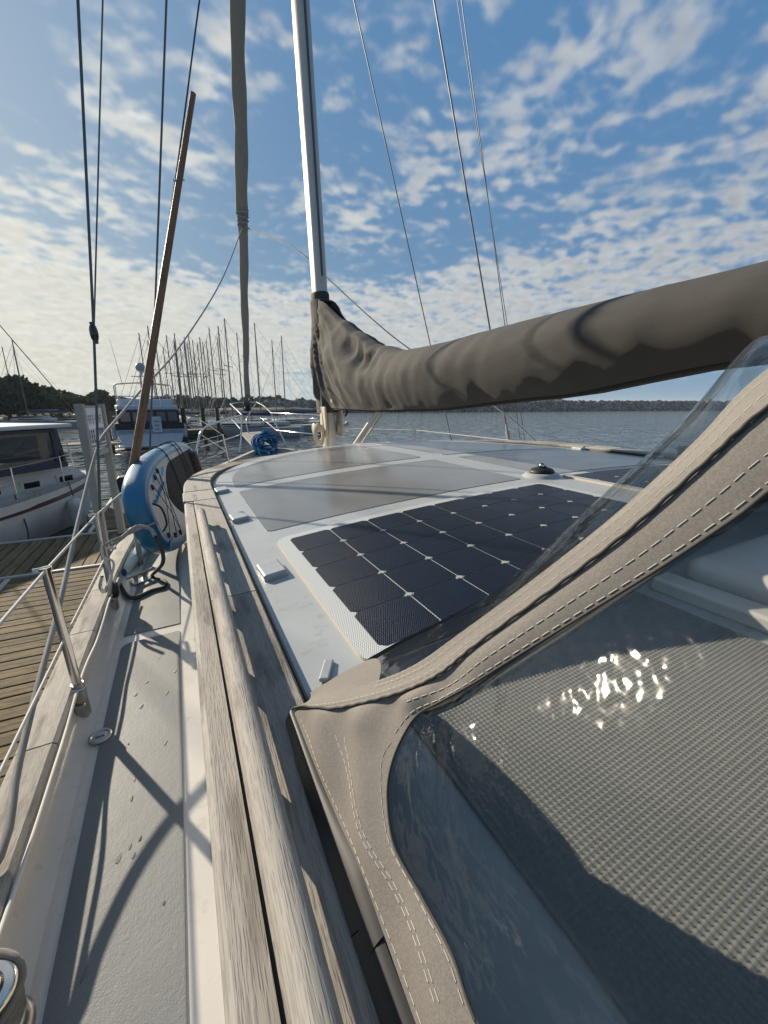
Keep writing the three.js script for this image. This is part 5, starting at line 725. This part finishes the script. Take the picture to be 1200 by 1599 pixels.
  for (const [u, vt, vw, k, turn] of list) {
    const p = onWater(u, vw), d = Math.hypot(p.x, p.z), first = !kinds[k]; kinds[k] ??= make(k); const o = first ? kinds[k] : kinds[k].clone(); o.name = numbered('moored_sailboat'); scene.add(o);
    const dir = rayW(u, vt + 13), hgt = EYE + dir.y / Math.hypot(dir.x, dir.z) * d, s = Math.max(0.7, Math.min(1.5, hgt / 12.2)); o.scale.set(0.9 + 0.1 * s, s, 0.9 + 0.1 * s); o.position.set(p.x, 0, p.z); o.rotation.set(0, turn + 0.6, (R() - 0.5) * 0.02);
    o.userData = { label: own[nth] ?? hulls[k][0] + ' sailing boat in the middle of the crowd of bare masts', category: 'sailboat', group: 'sailing boats across the basin' }; nth++;
  }
  // mooring piles standing in the water
  const pile = part('pile_post', new THREE.CylinderGeometry(0.11, 0.14, 3.4, 12).translate(0, 0.5, 0), M.dock2, new THREE.Group());
  for (const [u, v] of [[293, 700], [322, 693], [344, 690], [176, 700]]) { const o = thing('mooring_pile', 'brown timber mooring pile standing in the water of the basin', 'pile', 'mooring piles'); o.add(pile.clone()); const p = onWater(u, v); o.position.set(p.x, 0, p.z); }
}
{ // long pontoon in front of those boats
  const a = onWater(255, 686), b = onWater(500, 672); const o = thing('far_pontoon', 'low dark pontoon in front of the moored sailing boats', 'dock'); const L = a.distanceTo(b); const m = part('deck', rbox(L, 0.35, 1.6, 0, 0.42, 0, 0.03), M.dock2, o); for (let k = 0; k < 12; k++) part('float', rbox(1.6, 0.5, 1.5, -L / 2 + (k + 0.5) * L / 12, 0.05, 0, 0.05), M.float, o); o.position.copy(a).add(b).multiplyScalar(0.5); o.position.y = 0; o.rotation.y = Math.atan2(-(b.z - a.z), b.x - a.x);
}
// ================================================================== land, trees
const bank = (name, pts, h, mat, depth = 60) => { const c = new THREE.CatmullRomCurve3(pts.map((p) => V(p[0], 0, p[1]))); return structure(name, grid(120, 10, (u, v) => { const p = c.getPoint(u), out = V(p.x, 0, p.z).normalize(), t = v; const y = -0.5 + (h + 0.5) * sstep(0, 0.25, t) + 0.5 * fbm(u * 40, v * 4, 3) * sstep(0.05, 0.3, t); return p.addScaledVector(out, depth * t * t).setY(y); }, (u, v) => [u * 80, v * 8]), mat); };
const grassM = std({ map: again(fabricTint, [1, 1]), color: col(0.06, 0.07, 0.03), roughness: 1 });
bank('shore_bank', [[-70, -30], [-38, -52], [-22, -68], [-8, -80], [12, -98], [45, -128], [90, -190]], 1.1, grassM, 80);
function crown(R, rx, ry, rz, cy, n, leaf, clumps) {  // leaf faces gathered in clumps through the crown
  const P = [], N = [], I = [], cl = []; for (let k = 0; k < clumps; k++) { const a = R() * 6.283, q = Math.cbrt(R()) * 0.85, e = Math.acos(2 * R() - 1); cl.push([rx * q * Math.sin(e) * Math.cos(a), cy + ry * q * Math.cos(e), rz * q * Math.sin(e) * Math.sin(a), 0.26 + 0.22 * R()]); }
  for (let i = 0; i < n; i++) { const c = cl[i % clumps], a = R() * 6.283, e = Math.acos(2 * R() - 1), q = Math.pow(R(), 0.4), o = V(Math.sin(e) * Math.cos(a), Math.cos(e), Math.sin(e) * Math.sin(a)); const x = c[0] + o.x * q * rx * c[3], y = c[1] + o.y * q * ry * c[3] * 0.9, z = c[2] + o.z * q * rz * c[3]; const t = V(R() - 0.5, R() - 0.5, R() - 0.5).normalize(), b = V(R() - 0.5, R() - 0.5, R() - 0.5).cross(t).normalize(), s = leaf * (0.6 + 0.8 * R()); const k = P.length / 3; for (const [m, w] of [[-1, -0.5], [1, -0.4], [0.8, 0.5], [-0.7, 0.6]]) P.push(x + (t.x * m + b.x * w) * s, y + (t.y * m + b.y * w) * s, z + (t.z * m + b.z * w) * s); I.push(k, k + 1, k + 2, k, k + 2, k + 3); }
  const g = new THREE.BufferGeometry(); g.setAttribute('position', new THREE.Float32BufferAttribute(P, 3)); g.setIndex(I); g.computeVertexNormals(); return g;
}
const leafM = [[0.032, 0.05, 0.014], [0.042, 0.06, 0.016], [0.024, 0.038, 0.014], [0.05, 0.055, 0.02]].map((c) => phy({ color: col(...c), roughness: 0.9, transmission: 0.25, thickness: 0, side: THREE.DoubleSide }));
const barkM = std({ map: again(teakMap, [0.4, 3]), color: col(0.16, 0.13, 0.10), roughness: 1 });
function tree(u, vTop, dist, wpx, label, k, seed, thin = 1, name = 'tree') {
  const R = rng(seed), d = rayW(u, vTop), hz = Math.hypot(d.x, d.z), x = d.x / hz * dist, z = d.z / hz * dist, base = 0.9, H = EYE + d.y / hz * dist - base, rx = wpx * dist / 640 / 2;
  const o = thing(name, label, 'tree', 'trees along the shore'); const tr = [bar(V(0, -0.3, 0), V(0.1, H * 0.45, 0), H * 0.035 + 0.05, H * 0.02 + 0.03, 8)]; for (let i = 0; i < 6; i++) { const a = R() * 6.28, h0 = H * (0.25 + 0.3 * R()); tr.push(bar(V(0.05, h0, 0), V(Math.cos(a) * rx * 0.6, h0 + H * (0.15 + 0.25 * R()), Math.sin(a) * rx * 0.6), H * 0.013 + 0.02, 0.02, 6)); }
  part('trunk', tr, barkM, o); part('crown', crown(R, rx, H * 0.42, rx, H * 0.56, Math.round(5200 * thin), dist / 640 * 2.4, Math.round(34 * thin)), leafM[k], o); o.position.set(x, base, z); o.rotation.y = R() * 6;
  return o;
}
tree(2, 588, 62, 60, 'tall dark tree with open ragged top at the end of the shore', 2, 1, 0.85); tree(22, 606, 66, 52, 'dark bushy tree between the tall ragged tree and the round green tree', 2, 2); tree(-25, 596, 60, 60, 'dark tree standing behind the wheelhouse of the motor sailer', 2, 8); tree(72, 605, 74, 66, 'broad round green tree with sunlight showing through its crown', 1, 3); tree(48, 612, 72, 40, 'lower bright green tree beside the broad round green tree', 3, 9); tree(104, 618, 78, 50, 'dark round tree left of the notice board', 0, 4); tree(134, 616, 84, 36, 'dark green tree rising behind the notice board', 0, 5); tree(153, 611, 88, 34, 'slender loose tree with airy branches beside the notice board', 3, 6, 0.35); tree(172, 628, 90, 40, 'low dark tree between notice board and motor yacht', 0, 7); tree(196, 622, 96, 34, 'dark tree behind the flybridge of the motor yacht', 2, 10); tree(238, 628, 100, 40, 'low tree behind the radar arch of the motor yacht', 0, 11);
{ const R = rng(77); const gs = []; for (let u = 245; u < 560; u += 5) { const dist = lerp(105, 165, (u - 245) / 260) + R() * 12, vt = 624 + (R() - 0.5) * 10 + (u > 440 ? 4 : 0) - (u > 280 && u < 300 ? 4 : 0), d = rayW(u, vt), hz = Math.hypot(d.x, d.z), H = EYE + d.y / hz * dist - 0.5, rx = (12 + 9 * R()) * dist / 640 / 1.4; const g = crown(R, rx, H * 0.56, rx, H * 0.48, 520, dist / 640 * 2.6, 9); g.translate(d.x / hz * dist, 0.6, d.z / hz * dist); g.setAttribute('uv', new THREE.BufferAttribute(new Float32Array(g.attributes.position.count * 2), 2)); gs.push(g); }
  const o = part('far_wood', gs, leafM[2], scene); o.userData = { label: 'dark far wood along the shore behind the masts', category: 'wood', kind: 'stuff' }; }
// low buildings and cars on the shore
{ const roofM = std({ color: col(0.02, 0.028, 0.05), roughness: 0.7 }), wallM = paint(0.10, 0.10, 0.10); const shed = (u, v, dist, w, h, label) => { const o = thing('boat_shed', label, 'shed'), d = rayW(u, v), hz = Math.hypot(d.x, d.z); part('wall', rbox(w, h, 5, 0, h / 2, 0, 0.05), wallM, o); const s = new THREE.Shape(); s.moveTo(-w / 2 - 0.3, h); s.lineTo(0, h + 1.1); s.lineTo(w / 2 + 0.3, h); part('roof', new THREE.ExtrudeGeometry(s, { depth: 5.6, bevelEnabled: false }).translate(0, 0.02, -2.8), roofM, o); part('door', rbox(w * 0.3, h * 0.7, 0.1, 0, h * 0.35, 2.53, 0.02), M.galv, o); o.position.set(d.x / hz * dist, 0.9, d.z / hz * dist); o.rotation.y = Math.atan2(-d.x, -d.z); }; shed(172, 648, 98, 7, 1.2, 'dark blue roofed shed on the shore beside the motor yacht'); }
// ================================================================== breakwater of boulders
{
  const A = onWater(1230, 640), B = onWater(640, 643), dirv = B.clone().sub(A).normalize(); const a = A.clone().addScaledVector(dirv, -70), b = B.clone().addScaledVector(dirv, 45), L = a.distanceTo(b), nv = V(-dirv.z, 0, dirv.x); if (nv.dot(a) < 0) nv.negate();
  const o = thing('breakwater', 'long grey breakwater of piled boulders across the water', 'breakwater');
  const c = part('core', grid(60, 6, (u, v) => { const p = a.clone().lerp(b, u); return p.addScaledVector(nv, v * 9).setY([-0.5, 1.4, 2.7, 3.0, 2.9, 1.5, -0.5][Math.round(v * 6)]); }), std({ color: col(0.19, 0.185, 0.175), roughness: 1 }), o);
  const R = rng(9), geos = [0, 1, 2].map((k) => { const g = new THREE.IcosahedronGeometry(1, 1), P = g.attributes.position; for (let i = 0; i < P.count; i++) { const f = 0.72 + 0.55 * vnoise(P.getX(i) * 1.7 + k * 7 + 20, P.getY(i) * 1.7 + P.getZ(i) * 1.3 + 20); P.setXYZ(i, P.getX(i) * f, P.getY(i) * f * 0.8, P.getZ(i) * f); } g.computeVertexNormals(); return g; });
  geos.forEach((g, k) => { const n = 2200, im = new THREE.InstancedMesh(g, std({ color: col(1, 1, 1), roughness: 0.95 }), n), M4 = new THREE.Matrix4(), q = new THREE.Quaternion(), cc = new THREE.Color(); for (let i = 0; i < n; i++) { const p = a.clone().lerp(b, R()), t = R(), s = 0.42 + 0.5 * R(); p.addScaledVector(nv, t * 4.2 - 0.4).setY(-0.1 + 3.15 * Math.pow(t, 0.75) + 0.15 * (R() - 0.5)); q.setFromEuler(new THREE.Euler(R() * 6, R() * 6, R() * 6)); M4.compose(p, q, V(s * (0.9 + 0.5 * R()), s, s)); im.setMatrixAt(i, M4); const w = 0.05 + 0.17 * Math.pow(R(), 1.6); cc.setRGB(w * 1.03, w, w * 0.93); im.setColorAt(i, cc); } im.name = 'boulder'; im.userData.kind = 'stuff'; im.castShadow = im.receiveShadow = true; o.add(im); });
  // far low wood behind it and a small beacon on its end
  const g2 = []; for (let u = 790; u < 885; u += 4) { const dist = 420, d = rayW(u, 622 + 2 * R()), hz = Math.hypot(d.x, d.z), H = EYE + d.y / hz * dist; const g = crown(R, 5, H * 0.5, 5, H * 0.45, 260, 1.3, 6); g.translate(d.x / hz * dist, 0, d.z / hz * dist); g.setAttribute('uv', new THREE.BufferAttribute(new Float32Array(g.attributes.position.count * 2), 2)); g2.push(g); }
  const f = part('distant_wood', g2, leafM[2], scene); f.userData = { label: 'small dark clump of distant woodland beyond the breakwater', category: 'wood', kind: 'stuff' };
  const bc = thing('beacon', 'tiny dark beacon hut on top of the breakwater', 'beacon'), d = rayW(1107, 624), hz = Math.hypot(d.x, d.z), dist = onWater(1107, 641).length() + 3; part('hut', rbox(1.6, 1.2, 1.2, 0, 0.6, 0, 0.1), M.galv, bc); part('roof', rbox(1.8, 0.15, 1.4, 0, 1.27, 0, 0.04), M.wire, bc); bc.position.set(d.x / hz * dist, 2.9, d.z / hz * dist);
}
settle(yacht);
renderer.render(scene, camera);
